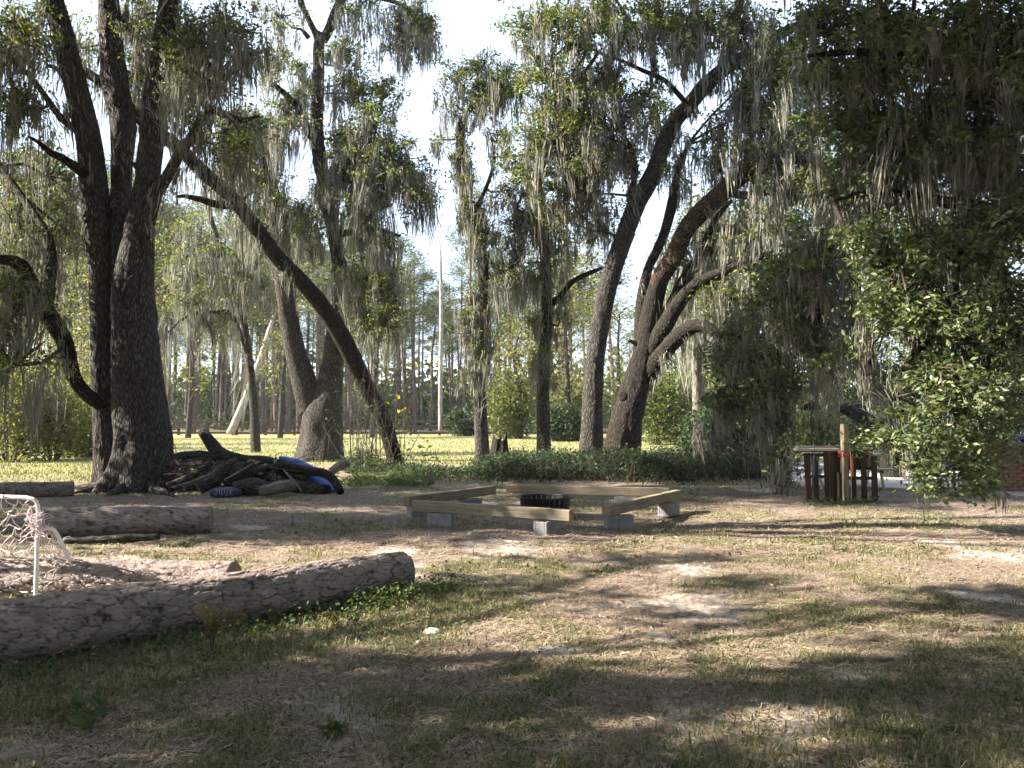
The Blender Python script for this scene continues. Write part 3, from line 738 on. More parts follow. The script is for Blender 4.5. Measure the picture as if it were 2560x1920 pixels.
for px, py, rx, ry, Y, dY, d, mo in [(1290, 560, 45, 40, 27.5, 1, .9, .7), (1340, 540, 45, 50, 27.6, 1, .8, .8), (1310, 480, 45, 40, 27.6, 1, .9, .7), (1290, 640, 35, 35, 27.5, .8, 1, 1), (1320, 690, 30, 40, 27.6, .8, .9, 1), (1355, 800, 35, 40, 27.8, .5, .7, 1.4), (1365, 900, 30, 50, 27.8, .4, .6, 1.6), (1390, 620, 40, 50, 27.8, .8, .8, 1), (1400, 790, 30, 40, 27.6, .5, .4, 1.6)]:
    t.clump(px, py, rx, ry, Y, dY, d, moss=mo, mL=1.2, per=40, leaf=0.105)
t.done()

# --- oak with the tall bare trunk
t = Tree('oak_tree', 'tall oak with a bare ridged trunk leaning right, left of the broad dark forked oak', (at(1478, 1160, 26).x, 26, 0), group=OAKS, seed=81)
t.limb([(1478, 1165, 26, 72), (1478, 1122, 26, 60), (1481, 1006, 26, 50), (1490, 890, 26, 46), (1507, 775, 26, 46), (1530, 678, 26, 47), (1558, 600, 26, 46), (1588, 520, 26, 46), (1628, 443, 25.9, 44), (1658, 366, 25.8, 42), (1688, 301, 25.7, 40), (1730, 255, 25.6, 40), (1762, 216, 25.5, 42), (1800, 181, 25.4, 38), (1858, 143, 25.2, 32), (1917, 104, 25, 28), (2000, 60, 24.6, 22), (2100, 0, 24, 14)], 'trunk', 52, 0.10, 0.08, 0.2, 0.03, moss=1.2, mlo=.55)
t.limb([(1735, 262, 25.6, 16), (1727, 270, 25.5, 14), (1666, 204, 25, 12), (1608, 177, 24.6, 10), (1550, 150, 24.2, 8), (1496, 131, 23.8, 7), (1442, 85, 23.5, 4)], 'limb', 8, 0.3, moss=2)
t.limb([(1800, 190, 25.4, 30), (1810, 150, 25.3, 26), (1822, 96, 25.1, 24), (1847, 19, 25, 22), (1860, -100, 25, 16), (1870, -300, 25, 8)], 'limb', 12, 0.3, moss=2.5)
t.limb([(1640, 180, 25, 14), (1631, 150, 24.9, 12), (1620, 108, 24.8, 11), (1577, 58, 24.5, 9), (1530, -20, 24.2, 5)], 'limb', 8, 0.3, moss=1.5)
t.limb([(1585, 540, 26, 18), (1575, 490, 25.8, 15), (1590, 430, 25.6, 14), (1580, 370, 25.4, 8)], 'limb', 8, 0.3, moss=3, fern=1)
t.stubs([(0, .2, -1.8, .04, .08), (0, .33, -.4, .2, .04), (0, .12, -1.2, .03, .09), (0, .42, 3.4, .25, .04)])
for px, py, rx, ry, Y, dY, d, mo in [(1320, 60, 60, 40, 24, 1.5, .7, .3), (1380, 40, 70, 50, 24, 1.5, .9, .5), (1440, 120, 60, 50, 24, 1.5, .9, .5), (1330, 130, 50, 40, 24.5, 1.2, .5, .5), (1370, 190, 60, 50, 24.5, 1.3, .7, .7), (1310, 200, 35, 35, 24.8, 1, .4, .6), (1490, 40, 70, 50, 24, 1.5, 1, .7), (1560, 90, 60, 60, 24.5, 1.5, .8, 1), (1640, 40, 70, 60, 24.5, 1.5, 1, 1), (1700, 100, 60, 70, 25, 1.5, .8, 1.2), (1760, 60, 60, 60, 25, 1.5, .9, 1.1),
                                     (1440, 220, 70, 50, 24.5, 1.4, .9, .9), (1520, 210, 60, 50, 24.6, 1.4, .9, 1), (1400, 290, 70, 50, 25, 1.4, .9, .7), (1470, 310, 70, 50, 25, 1.4, 1, .7), (1550, 300, 60, 50, 25, 1.4, .9, .9), (1340, 350, 60, 50, 25.2, 1.4, .8, .7), (1420, 380, 70, 50, 25.3, 1.4, .9, .6), (1500, 390, 70, 50, 25.3, 1.4, .9, .9), (1310, 430, 50, 40, 25.6, 1.2, .9, .5), (1390, 460, 60, 40, 25.6, 1.2, .9, .6), (1470, 470, 60, 50, 25.6, 1.2, .8, 1), (1550, 400, 50, 50, 26.6, 1, .7, 1), (1640, 300, 50, 50, 26.6, 1.2, .7, 1.1), (1420, 540, 60, 40, 26.8, 1.2, .7, 1.1), (1500, 560, 50, 50, 26.8, 1, .6, 1.3), (1850, 60, 70, 60, 24.5, 1.5, 1, 1), (1620, 230, 50, 40, 24.8, 1, .6, 1), (1270, 380, 30, 40, 25.5, 1, .5, .3), (1340, 270, 35, 30, 25, 1, .4, .4)]:
    t.clump(px, py, rx, ry, Y, dY, d * 1.3, moss=mo * .6, mL=1.0)
for px, py, rx, ry, Y, dY, d in [(1400, -200, 200, 140, 24, 2.5, .5), (1750, -220, 220, 140, 24.5, 2.5, .6), (2050, -160, 180, 120, 24, 2.5, .6)]:
    t.clump(px, py, rx, ry, Y, dY, d, per=50, sig=0.4, leaf=0.15, moss=.4, mn=10, mw=.04)
t.done()

# --- the broad forked oak
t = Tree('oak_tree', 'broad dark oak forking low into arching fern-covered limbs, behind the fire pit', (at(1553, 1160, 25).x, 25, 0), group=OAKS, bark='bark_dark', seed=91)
t.limb([(1550, 1170, 25, 115), (1555, 1122, 25, 92), (1568, 1045, 25, 78), (1583, 987, 25, 74), (1602, 920, 25, 66), (1616, 860, 25, 54), (1629, 775, 25, 48), (1650, 698, 24.9, 44), (1670, 662, 24.85, 40)], 'trunk', 60, 0.10, 0.1, 0.22, 0.036, moss=.5, mlo=.55)
t.limb([(1640, 735, 25, 44), (1650, 698, 24.9, 46), (1685, 640, 24.8, 45), (1712, 579, 24.7, 46), (1743, 540, 24.6, 48), (1793, 494, 24.4, 50), (1840, 451, 24.2, 43), (1882, 424, 24, 37), (1930, 410, 23.7, 32), (2000, 400, 23.3, 24), (2090, 420, 22.9, 12)], 'limb', 32, 0.12, 0.09, 0, 0.018, moss=1.4, mlo=.2, mossL=0.9, mat='bark_red')
t.limb([(1595, 960, 25.1, 40), (1600, 860, 25.3, 34), (1603, 760, 25.4, 28), (1618, 680, 25.5, 24), (1640, 630, 25.6, 23), (1662, 579, 25.6, 25), (1680, 510, 25.6, 26), (1692, 440, 25.7, 18), (1720, 360, 25.8, 8)], 'limb', 14, 0.25, moss=1)
t.limb([(1628, 860, 25, 36), (1655, 800, 24.9, 31), (1680, 755, 24.8, 25), (1697, 717, 24.8, 22), (1724, 670, 24.7, 20), (1752, 635, 24.6, 20), (1785, 555, 24.4, 16), (1830, 500, 24.2, 8)], 'limb', 12, 0.25, moss=1)
t.limb([(1620, 900, 25, 50), (1645, 845, 24.8, 46), (1672, 800, 24.6, 41), (1704, 748, 24.3, 33), (1743, 709, 24.0, 29), (1800, 682, 23.6, 26), (1858, 655, 23.2, 27), (1910, 640, 22.8, 20), (1990, 650, 22.3, 10)], 'limb', 14, 0.25, moss=1.2, mossL=.8)
t.limb([(1605, 960, 25, 52), (1642, 905, 24.7, 46), (1681, 856, 24.3, 41), (1720, 823, 23.9, 37), (1755, 812, 23.5, 35), (1790, 835, 23.2, 20), (1815, 880, 23, 8)], 'limb', 14, 0.25, moss=2, fern=.8, mossL=1)
t.limb([(1815, 475, 24.3, 24), (1845, 488, 24.0, 20), (1890, 486, 23.7, 19), (1940, 480, 23.3, 16), (2030, 500, 22.8, 8)], 'limb', 10, 0.3, moss=2.5, fern=2, mat='bark_red')
t.stubs([(0, .35, -2.4, .05, .11), (0, .62, 3.3, .25, .06), (0, .2, -1.1, .04, .12), (3, .4, -1.4, .12, .05)])
q = t.anchors[1]; rng = t.rng     # ferns on the arching limb
k = rng.integers(int(len(q) * .15), int(len(q) * .75), 1300); o = unit(rng.normal(size=(len(k), 3)) + (0, -.3, .35)); leaves(t.Fn, q[k] + o * (.27 + .08 * rng.random((len(k), 1))), 0.24, rng, 0.1, 0.12, 0.45)
for px, py, rx, ry, Y, dY, d, mo in [(1870, 370, 60, 40, 24.5, 1.4, .6, 1.3), (1940, 350, 70, 50, 24, 1.4, .9, 1), (2010, 330, 60, 50, 23.6, 1.4, 1, .8), (1800, 420, 40, 30, 25, 1, .5, 1.2), (1900, 560, 60, 50, 24, 1.3, .8, 1), (1960, 560, 60, 50, 23.5, 1.3, .9, .8), (1840, 600, 60, 50, 24.6, 1.3, .6, 1.3), (1780, 620, 40, 40, 25, 1, .5, 1.3), (1830, 740, 50, 40, 23.8, 1.2, .6, 1.2), (1770, 760, 40, 40, 24.2, 1, .4, 1), (1890, 680, 60, 50, 23.4, 1.3, .8, 1), (1720, 700, 30, 50, 25.4, .6, .4, 1.3), (1960, 440, 60, 50, 23.8, 1.3, .8, 1.1), (2040, 440, 60, 50, 23.2, 1.3, 1, .9), (1700, 420, 40, 50, 25.8, 1, .4, 1.3), (1780, 330, 50, 50, 25.6, 1.2, .6, 1.3), (1870, 270, 60, 50, 25, 1.3, .8, 1.1), (1950, 230, 70, 60, 24.5, 1.4, 1, .9), (1880, 180, 60, 50, 24.6, 1.3, .8, 1.1), (1960, 130, 70, 60, 24, 1.4, 1, .8)]:
    t.clump(px, py, rx, ry, Y, dY, d * 1.3, moss=mo * .9, mL=1.2)
t.done()

# --- pale trunk wrapped in moss, right of the forked oaks
t = Tree('oak_tree', 'pale mossy trunk half hidden behind the drooping leaves right of the forked oaks', (at(1745, 1130, 33).x, 33, 0), group=OAKS, bark='deadwood', seed=101)
t.limb([(1748, 1140, 33, 34), (1745, 1040, 33, 26), (1742, 940, 33, 24), (1745, 820, 33, 23), (1755, 700, 33, 22), (1770, 560, 33, 16), (1790, 450, 33, 7)], 'trunk', 12, 0.3, 0.1, 0.2, moss=3, mlo=.3, mossL=1.4)
for px, py, rx, ry, Y, dY, d, mo in [(1770, 700, 60, 60, 32.5, 1.5, .7, 1.2), (1800, 560, 70, 60, 32.5, 1.5, .7, 1.2), (1730, 780, 40, 60, 32.5, 1, .6, 1.6), (1810, 780, 50, 60, 32.5, 1, .8, 1.2), (1700, 600, 50, 40, 33, 1, .5, 1.2)]:
    t.clump(px, py, rx, ry, Y, dY, d, moss=mo, mL=1.6, per=40, mw=.04)
t.done()

# --- the big oak at the right whose drooping limbs come in from outside the frame
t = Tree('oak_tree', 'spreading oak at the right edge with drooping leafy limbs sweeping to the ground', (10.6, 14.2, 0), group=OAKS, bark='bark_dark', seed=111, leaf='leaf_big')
b0 = Vector((0, 0, 0))
t.limb3([(0, 0, -.15), (0, .1, 1.2), (-.1, .1, 2.4), (.2, .2, 4.5), (.5, .3, 7)], [.62, .45, .42, .38, .25], 'trunk', 24, 0.2, 0.1, .25)
t.limb([(2680, 640, 14, 60), (2560, 560, 13.8, 48), (2450, 520, 13.6, 36), (2330, 500, 13.4, 28), (2200, 480, 13.2, 20), (2080, 500, 13, 10)], 'limb', 14, 0.2, moss=2)
t.limb([(2700, 900, 14, 50), (2600, 860, 13.4, 38), (2480, 820, 12.8, 28), (2380, 830, 12.2, 22), (2290, 880, 11.8, 14), (2240, 960, 11.6, 7)], 'limb', 12, 0.2, moss=1)
t.limb([(2620, 300, 14, 46), (2450, 200, 13.8, 34), (2300, 150, 13.6, 26), (2150, 130, 13.4, 18), (2020, 140, 13.2, 8)], 'limb', 12, 0.2, moss=2.5)
t.limb([(2330, 560, 14.4, 30), (2250, 700, 15.6, 26), (2120, 760, 16.4, 20), (1990, 800, 17, 16), (1880, 880, 17.6, 12), (1800, 1000, 18, 7), (1780, 1080, 18.2, 4)], 'limb', 10, 0.25, moss=2)
t.limb([(2450, 560, 15.5, 20), (2400, 430, 15.7, 26), (2390, 300, 15.9, 24), (2400, 150, 16, 16)], 'limb', 10, 0.3, moss=1)
dark = [(2060, 60, 80, 60, 14.5, 1.5, 1.1, .4), (2180, 60, 80, 70, 14, 1.6, 1.3, .5), (2300, 80, 90, 70, 13.5, 1.6, 1.3, .7), (2430, 70, 90, 70, 13, 1.6, 1.4, .7), (2540, 120, 70, 80, 13, 1.6, 1.3, .6), (2080, 180, 80, 60, 14.5, 1.4, 1.2, .6), (2190, 190, 80, 60, 14, 1.5, 1.2, .5), (2420, 200, 90, 60, 13.4, 1.5, 1.4, .8), (2530, 230, 60, 70, 13.4, 1.4, 1.2, .8),
        (2130, 300, 90, 60, 14, 1.4, 1.3, .5), (2240, 320, 80, 60, 14, 1.4, 1.3, .7), (2350, 290, 80, 60, 13.8, 1.4, 1.3, .8), (2470, 330, 80, 60, 13.6, 1.4, 1.1, 1.6), (2160, 400, 80, 50, 14, 1.4, 1.2, .8), (2270, 400, 80, 50, 14, 1.3, 1.1, 1.4), (2380, 390, 80, 50, 13.8, 1.3, .9, 2), (2500, 430, 70, 60, 13.8, 1.3, .7, 2), (2080, 470, 60, 50, 14.5, 1.2, .9, .9), (2170, 480, 70, 40, 14.2, 1.2, .8, 1.1),
        (2070, 620, 70, 60, 16.5, 1.4, 1.2, .6), (1990, 660, 60, 60, 17, 1.3, 1.1, .8), (2120, 560, 50, 40, 16.5, 1.2, .9, .8), (1940, 740, 60, 60, 17.4, 1.3, 1.2, .9), (2030, 740, 60, 60, 17, 1.3, .9, 1.2)]
for px, py, rx, ry, Y, dY, d, mo in dark:
    t.clump(px, py, rx, ry, Y, dY, d * 1.45, moss=mo * .6, mL=1.0, leaf=.115, per=40, sig=.17, mn=30, mw=.018)
lit = [(2180, 580, 70, 40, 12.4, .8, .9, .4), (2300, 600, 80, 40, 12.2, .8, 1, .3), (2420, 560, 70, 40, 12, .8, 1, .3), (2530, 520, 50, 40, 11.8, .8, 1, .3), (2170, 860, 40, 40, 12.4, .6, .7, .5), (2210, 650, 80, 60, 12.2, .8, 1.3, .1), (2300, 690, 80, 70, 12, .8, 1.3, .2), (2400, 640, 70, 60, 11.8, .8, 1.2, .2), (2500, 600, 70, 70, 11.6, .8, 1.3, .3), (2500, 720, 70, 70, 11.6, .8, 1.2, .3), (2230, 760, 70, 60, 12, .8, 1.1, .5), (2330, 800, 80, 60, 11.8, .8, 1.4, .2), (2430, 820, 80, 70, 11.6, .9, 1.5, .2), (2530, 860, 60, 80, 11.6, .9, 1.5, .1), (2380, 920, 80, 60, 11.6, .9, 1.5, .1), (2480, 970, 80, 70, 11.4, .9, 1.5, .1),
       (2290, 920, 50, 50, 11.8, .7, .9, .9), (2340, 1020, 80, 50, 11.4, .8, 1.4, .3), (2420, 1060, 70, 50, 11.3, .8, 1.4, .1), (2250, 1090, 60, 35, 11.6, .6, 1.1, .2), (2320, 1120, 50, 40, 11.4, .6, 1.1, .3), (2330, 1190, 40, 45, 11.3, .5, 1.1, .1), (2430, 1150, 60, 40, 11.3, .6, 1.2, .2), (2460, 1205, 50, 30, 11.2, .5, 1.2, .5), (2340, 1235, 22, 14, 11.2, .25, 1.0, .1), (2500, 1100, 50, 40, 11.6, .6, .7, .2), (2160, 1110, 30, 25, 12, .4, .5, .4)]
for px, py, rx, ry, Y, dY, d, mo in lit:
    t.clump(px, py, rx, ry, Y, dY, d * 1.75, moss=mo * .5, mL=.6, leaf=.098, per=36, sig=.16, mn=34, mw=.013, twigs=py < 1080)
mid = [(1980, 800, 50, 50, 17, 1, 1.0, .9), (1880, 820, 60, 40, 17.6, 1, 1.1, .5), (1830, 880, 50, 50, 17.8, 1, 1.1, .5), (1900, 900, 60, 50, 17.4, 1, 1.2, .4), (1960, 950, 50, 40, 17, 1, 1.1, .8), (1890, 990, 60, 40, 17.4, 1, 1.1, .6), (1820, 1010, 50, 40, 18, .9, 1.1, .3), (1930, 1040, 40, 40, 17, .8, 1.1, .8), (2060, 900, 50, 30, 16.4, .8, 1.2, .9), (2130, 860, 60, 40, 16.2, .9, .9, .9), (2190, 960, 40, 40, 16, .8, .4, 1.2), (2060, 850, 40, 40, 16.6, .8, .8, 1.2), (1960, 1130, 30, 40, 16.6, .5, .7, .8), (1950, 1210, 25, 14, 16.6, .3, .8, .2), (2040, 700, 40, 40, 16.8, .8, .5, 1.2), (2110, 700, 50, 40, 16.4, .8, .4, 1.4)]
for px, py, rx, ry, Y, dY, d, mo in mid:
    t.clump(px, py, rx, ry, Y, dY, d * 1.8, moss=mo, mL=.8, leaf=.115, per=36, sig=.17, mn=28, mw=.02)
# the bleached dead twig with pale moss
t.limb([(2160, 740, 15.8, 9), (2120, 790, 15.6, 9), (2090, 830, 15.5, 5)], 'limb', 6, .2, mat='deadwood', moss=5, mossL=.9)
t.limb([(2040, 690, 15.6, 6), (2080, 735, 15.6, 8), (2090, 750, 15.6, 5)], 'limb', 6, .2, mat='deadwood', moss=4, mossL=1)
for px, py, rx, ry, Y, dY, d in [(2300, -200, 300, 120, 13.5, 2.5, .9), (2700, 0, 160, 200, 13, 2.5, .8), (2700, 400, 120, 160, 13, 2, .8)]:
    t.clump(px, py, rx, ry, Y, dY, d * 1.4, per=60, sig=.3, leaf=.13, moss=.5, mn=12, mw=.03)
tuft(t.M, np.array([at(1750 + a_, 1060, 14.5 + b_ * .01) for a_, b_ in [(0, 0), (8, 3), (-8, 5), (4, 9), (-4, 2)]]) - t.off, t.rng, 90, .72, .07, .02)
t.done()

# --- unseen oaks outside the frame that shade the yard, most added to cut skylight
def side_oak(label, x, y, H, clumps, seed, lf=.32, pr=22, dy=0):
    y = y + dy; clumps = [(c[0], c[1] + dy, *c[2:]) for c in clumps]
    t = Tree('oak_tree', label, (x, y, 0), group='oaks standing outside the view', seed=seed)
    t.limb3([(0, 0, -.15), (.1, 0, 1.5), (-.1, .2, 3.5), (.3, .1, H * .6), (.2, 0, H * .9)], [.55, .42, .38, .25, .08], 'trunk', 16, .4, .1, .2)
    for (cx, cy, cz, rx, ry, rz, n) in clumps:
        u = unit(t.rng.normal(size=(n, 3))) * t.rng.random((n, 1)) ** .45 * (rx, ry, rz)
        c = np.array([cx - x, cy - y, cz])
        t.limb3([(0, 0, min(cz * .7, H * .55)), tuple(c * (.5, .5, .9)), tuple(c)], [.10, .06, .03], 'limb', 6, .6)
        t.clump3(c + u, c, leaf=lf, per=pr, sig=.40, moss=.25, mL=1.1, mn=8, mw=.06, twigs=False)
    return t.done()
side_oak('oak just outside the left of the view, level with the long dark log', -14.5, 12.6, 12, [(-14, 12.4, 5.5, 3, 2.3, 2, 110), (-12.5, 12.2, 7.6, 3, 2.2, 1.7, 100), (-15, 12.9, 8.6, 3, 2.2, 1.5, 70), (-17.5, 12.6, 7, 2.5, 2.2, 2, 70), (-11.2, 12.6, 4.2, 1.6, 1.2, 1, 30)], 201, .19, 40, -.6)
side_oak('oak just outside the left of the view, level with the foreground log', -11.5, 4.6, 12, [(-11, 4.2, 6, 2.6, 1.5, 1.8, 55), (-9.5, 4.6, 9, 2.6, 1.4, 2.0, 50), (-9, 6.7, 7.5, 2.6, .35, 1.4, 14), (-12, 4.2, 11, 3, 2, 2, 50), (-14.5, 4.8, 8, 2.5, 1.6, 2.5, 40), (-8.5, 3.4, 6.5, 2.0, 1.5, 1.5, 40), (-7.5, 4.6, 3.6, 1.2, 1.1, .8, 22), (-10, 7.7, 7.2, 2.2, .2, 1.0, 14), (-7, 7.0, 7.4, 1.5, .3, .8, 12), (-10, 9.1, 7.5, 1.5, .15, 1.0, 6)], 202, .19, 40, -.5)
side_oak('unseen oak added behind the camera on the left to dim the skylight', -4, -5, 14, [(-5, -3, 8, 4, 4, 2.0, 200), (-1, 0, 10, 4, 4, 2.0, 230), (-7, -6, 10, 4, 4, 3, 150), (-3, -9, 8, 4, 3, 4, 180), (0, 4, 10, 3.5, 3, 1.6, 170), (-6, 1, 11, 2.5, 2.5, 2, 80), (-4, -3, 4, 3, 1.2, 1.6, 60)], 203)  # unseen; added to hold skylight from behind off the shaded ground
side_oak('unseen oak added behind the camera on the right to dim the skylight', 5, -6, 14, [(5, -3, 8, 4, 4, 2.0, 200), (4, 1, 10, 4, 4, 2, 230), (8, -4, 10, 4, 4, 3, 150), (6, -9, 8, 4, 3, 4, 180), (5, 6, 10, 4, 3, 1.6, 200), (2, 8, 11.5, 4, 3, 1.6, 170), (4, -4, 4, 3, 1.2, 1.6, 60)], 204)  # another unseen crown put in to lower the ambient light
side_oak('unseen oak added outside the left of the view to shade the trunk of the huge oak', -16.5, 15, 12, [(-16, 15, 5, 2.6, 1.5, 2, 80), (-17.5, 15, 8, 2.8, 1.6, 2, 80), (-14, 15.4, 4, 1.8, 1.2, 1.4, 40)], 208, .19, 40)  # put in out of view to keep sun off the huge oak's trunk
side_oak('tall unseen oak added at the left, its crown arching over the fire pit to dim the skylight', -13, 11.0, 15, [(-8, 10, 15, 3, 2.5, 1.4, 150), (-5, 13.8, 13.5, 3, 2.2, 2.2, 190), (-4, 8, 12, 3, 3, 1.3, 170), (-1, 11, 12.5, 3, 3, 1.3, 190), (3, 12, 12.8, 3, 3, 1.3, 190), (-8, 5, 14.5, 3, 2.5, 1.4, 130), (-11, 7.5, 16, 2.5, 3, 1.4, 120), (0, 15, 13.5, 3, 2, 1.5, 130)], 207)  # overhead canopy added out of sight to close the open sky
for k_, (x_, y_) in enumerate([(-26, -2), (-25, 8), (-24, -14), (27, -4), (26, 8), (24, -16), (8, -28), (-10, -27), (19, 14), (30, 18)]):  # ring of unseen oaks added to block low skylight around the yard
    t_ = Tree('oak_tree', 'unseen low leafy oak added to block the low sky, ' + ['left of the yard', 'left of the huge oak', 'far behind on the left', 'right of the lawn', 'right of the brick counter', 'far behind on the right', 'straight behind to the right', 'straight behind to the left', 'beyond the brick counter', 'beyond the right edge, furthest out'][k_], (x_, y_, 0), group='unseen low oaks added round the yard to block the low sky', seed=300 + k_)
    t_.limb3([(0, 0, -.15), (.1, .1, 2), (0, .2, 5)], [.4, .3, .1], 'trunk', 10, .8)
    u_ = unit(t_.rng.normal(size=(130, 3))) * t_.rng.random((130, 1)) ** .4 * (4.5, 4.5, 3.6) + (0, 0, 4.2); u_ = u_[u_[:, 2] > .4]
    t_.clump3(u_, np.array([0, 0, 4.]), leaf=.45, per=22, sig=.6, moss=0, twigs=False); t_.done()
side_oak('unseen oak added further off behind the camera to dim the skylight', 0, -16, 14, [(0, -14, 6, 6, 3, 5, 220), (-10, -14, 6, 5, 3, 5, 200), (10, -14, 6, 5, 3, 5, 200)], 205)  # added unseen as a screen against skylight from the rear
side_oak('unseen oak added at the right beside the lawn to dim the skylight', 13, 3, 13, [(13, 3, 5, 3.5, 3.5, 4, 220), (9, 2, 9.5, 3.5, 3.5, 2.0, 190), (11, 7, 9.5, 3.5, 3, 2.0, 170), (15, -1, 7, 3.5, 4, 5, 180), (9, 9.5, 10.5, 3, 2.5, 1.5, 120)], 206)  # unseen canopy on the right, added to cut skylight too
# ------------------------------------------------------------------ pine wood behind the field
rngp = np.random.default_rng(7)
def pine_proto(i):
    root = thing('pine_tree', (0, 0, 0), 'tall straight pine in the wood beyond the brown rail fence', 'pine tree', 'pines of the wood beyond the fence')
    rr = np.random.default_rng(500 + i)
    H = 20.0 + 1.2 * i
    g = Geo()
    b = rr.normal(size=(5, 2)) * 0.12
    tube(g, [(0, 0, -.2), (b[0][0], b[0][1], H * .3), (b[1][0], b[1][1], H * .6), (b[2][0], b[2][1], H * .85), (b[3][0], b[3][1], H)], [.21, .18, .15, .10, .03], 8, 1.2, 0.1, 3.0)
    g.build('trunk', M_['bark_pine'], root)
    gl, gb = Geo(), Geo()
    for k in range(26):
        z = H * (0.60 + 0.40 * (k / 25.0) ** 0.9)
        L = (H - z) * 0.35 + 0.7 + rr.random() * 1.1
        a = rr.random() * 6.28
        p0 = np.array([0, 0, z]); p1 = np.array([math.cos(a) * L, math.sin(a) * L, z + L * (0.15 + .3 * rr.random())])
        tube(gb, [p0, (p0 + p1) / 2 + (0, 0, .1), p1], [.05, .03, .012], 3, 9, 0, cap=False)
        for q in range(4):
            c = p0 + (p1 - p0) * (0.55 + .15 * q) + rr.normal(size=3) * .25
            P = c + rr.normal(size=(26, 3)) * (.38, .38, .26)
            leaves(gl, P, 0.42, rr, 0.1, 0.17, -0.3)
    for k in range(7):     # dead stubs
        z = H * (0.25 + .35 * rr.random()); a = rr.random() * 6.28; L = .5 + rr.random()
        tube(gb, [(0, 0, z), (math.cos(a) * L, math.sin(a) * L, z + .05)], [.025, .008], 3, 9, 0, cap=False)
    gl.build('crown', M_['needle'], root, False)
    gb.build('branches', M_['twig'], root)['kind'] = 'stuff'
    return root
protos = [pine_proto(i) for i in range(5)]
spots = []
def place_pine(x, y, s, first={}):
    i = int(rngp.integers(5))
    if i not in first: first[i] = 1; o = protos[i]
    else: o = copy_tree(protos[i])
    o.location = (x, y, 0); o.rotation_euler = (rngp.normal() * .02, rngp.normal() * .02, rngp.random() * 6.28)
    k = rngp.uniform(.75, 1.5); o.scale = (s * k, s * k, s)
tries = 0
while len(spots) < 205 and tries < 20000:
    tries += 1
    y = 72 + 70 * rngp.random() ** 1.3
    px = rngp.uniform(-80, 1420) if rngp.random() < .86 else rngp.uniform(1420, 2500)
    x = (px - CX) / F * y
    if any((x - a) ** 2 + (y - b) ** 2 < 3.0 for a, b in spots): continue
    if 1085 < px < 1125 and y < 90: continue
    spots.append((x, y)); place_pine(x, y, rngp.uniform(.75, 1.12) * (1.0 if px < 1000 else .88))
for p in protos:
    if p.location.length < .1: bpy.data.objects.remove(p)
def pole(name, label, pts, mat, cat):
    b = at(*pts[0][:3]); root = thing(name, (b.x, b.y, 0), label, cat)
    g = Geo(); tube(g, [at(*p[:3]) - Vector((b.x, b.y, 0)) for p in pts], [p[3] * p[2] / F / 2 for p in pts], 10, .6, .08)
    g.build('trunk', M_[mat], root)
    return root
M_['bare'] = bark_mat('bleached_trunk', (.20, .18, .165), (.38, .35, .33), (.52, .49, .465), (9, 9, 1.5), 0, .3)
r_ = pole('dead_pine', 'tall bare whitish dead pine standing straight in front of the pine wood', [(1101, 1078, 66, 12), (1101, 950, 66, 11), (1103, 800, 66, 10), (1102, 690, 66, 8), (1101, 622, 66, 4)], 'bare', 'dead tree')
g = Geo(); b_ = r_.location; tube(g, [at(1102, 720, 66) - b_, at(1106, 685, 66) - b_], [.05, .02], 5, 1); g.build('branch', M_['bare'], r_)
pole('dead_pine', 'pale dead trunk leaning right against the pines behind the fence', [(575, 1085, 66, 20), (612, 1000, 66.5, 18), (645, 915, 67, 15), (672, 830, 68, 12), (690, 770, 69, 5)], 'bare', 'dead tree')
# forest floor scrub that closes the view between the trunks
g = Geo(); rs = np.random.default_rng(77)
g_d = Geo(); m_ = 5200
xx_ = rs.uniform(-80, 70, m_); yy_ = rs.uniform(92, 120, m_)
Q_ = np.stack([xx_, yy_, np.abs(rs.normal(size=m_)) * 1.1 + .1], 1)
leaves(g_d, np.repeat(Q_, 5, 0) + rs.normal(size=(m_ * 5, 3)) * .45, .5, rs, .2, .55)
tag(g_d.build('forest_scrub', M_['leaf_dark'], None, False), kind='stuff')
n = 11000
px_ = rs.uniform(-300, 2900, n); y_ = rs.uniform(118, 165, n)
P = np.stack([(px_ - CX) / F * y_, y_, np.abs(rs.normal(size=n)) * 4.2 + .2], 1)
leaves(g, np.repeat(P, 4, 0) + rs.normal(size=(n * 4, 3)) * .8, 1.35, rs, .2, .6)
tag(g.build('forest_undergrowth', M_['leaf'], None, False), kind='stuff')

# ------------------------------------------------------------------ rail fence
fence = thing('rail_fence', (at(700, 1088, 68).x, 68, 0), 'long brown three-rail wooden fence across the field before the pine wood', 'fence')
fx = fence.location.x
gp = Geo(); box(gp, (0, 0, .68), (.19, .19, 1.42), 0, .01); mp = gp.mesh('post', M_['fence'], False)
gr = Geo(); box(gr, (0, 0, 0), (2.38, .06, .18), 0, .008); mr = gr.mesh('rail', M_['fence'], False)
rf = random.Random(4)
for k in range(26):
    x = -42 + k * 2.4
    o = bpy.data.objects.new('post', mp); C.objects.link(o); o.parent = fence; o.location = (x - fx, 0, rf.uniform(-.05, .05)); o.rotation_euler = (0, rf.uniform(-.02, .02), 0)
    if k < 25:
        for z in (.22, .68, 1.12):
            o = bpy.data.objects.new('rail', mr); C.objects.link(o); o.parent = fence
            o.location = (x + 1.2 - fx, -.11, z + rf.uniform(-.03, .03)); o.rotation_euler = (0, rf.uniform(-.008, .008), 0)

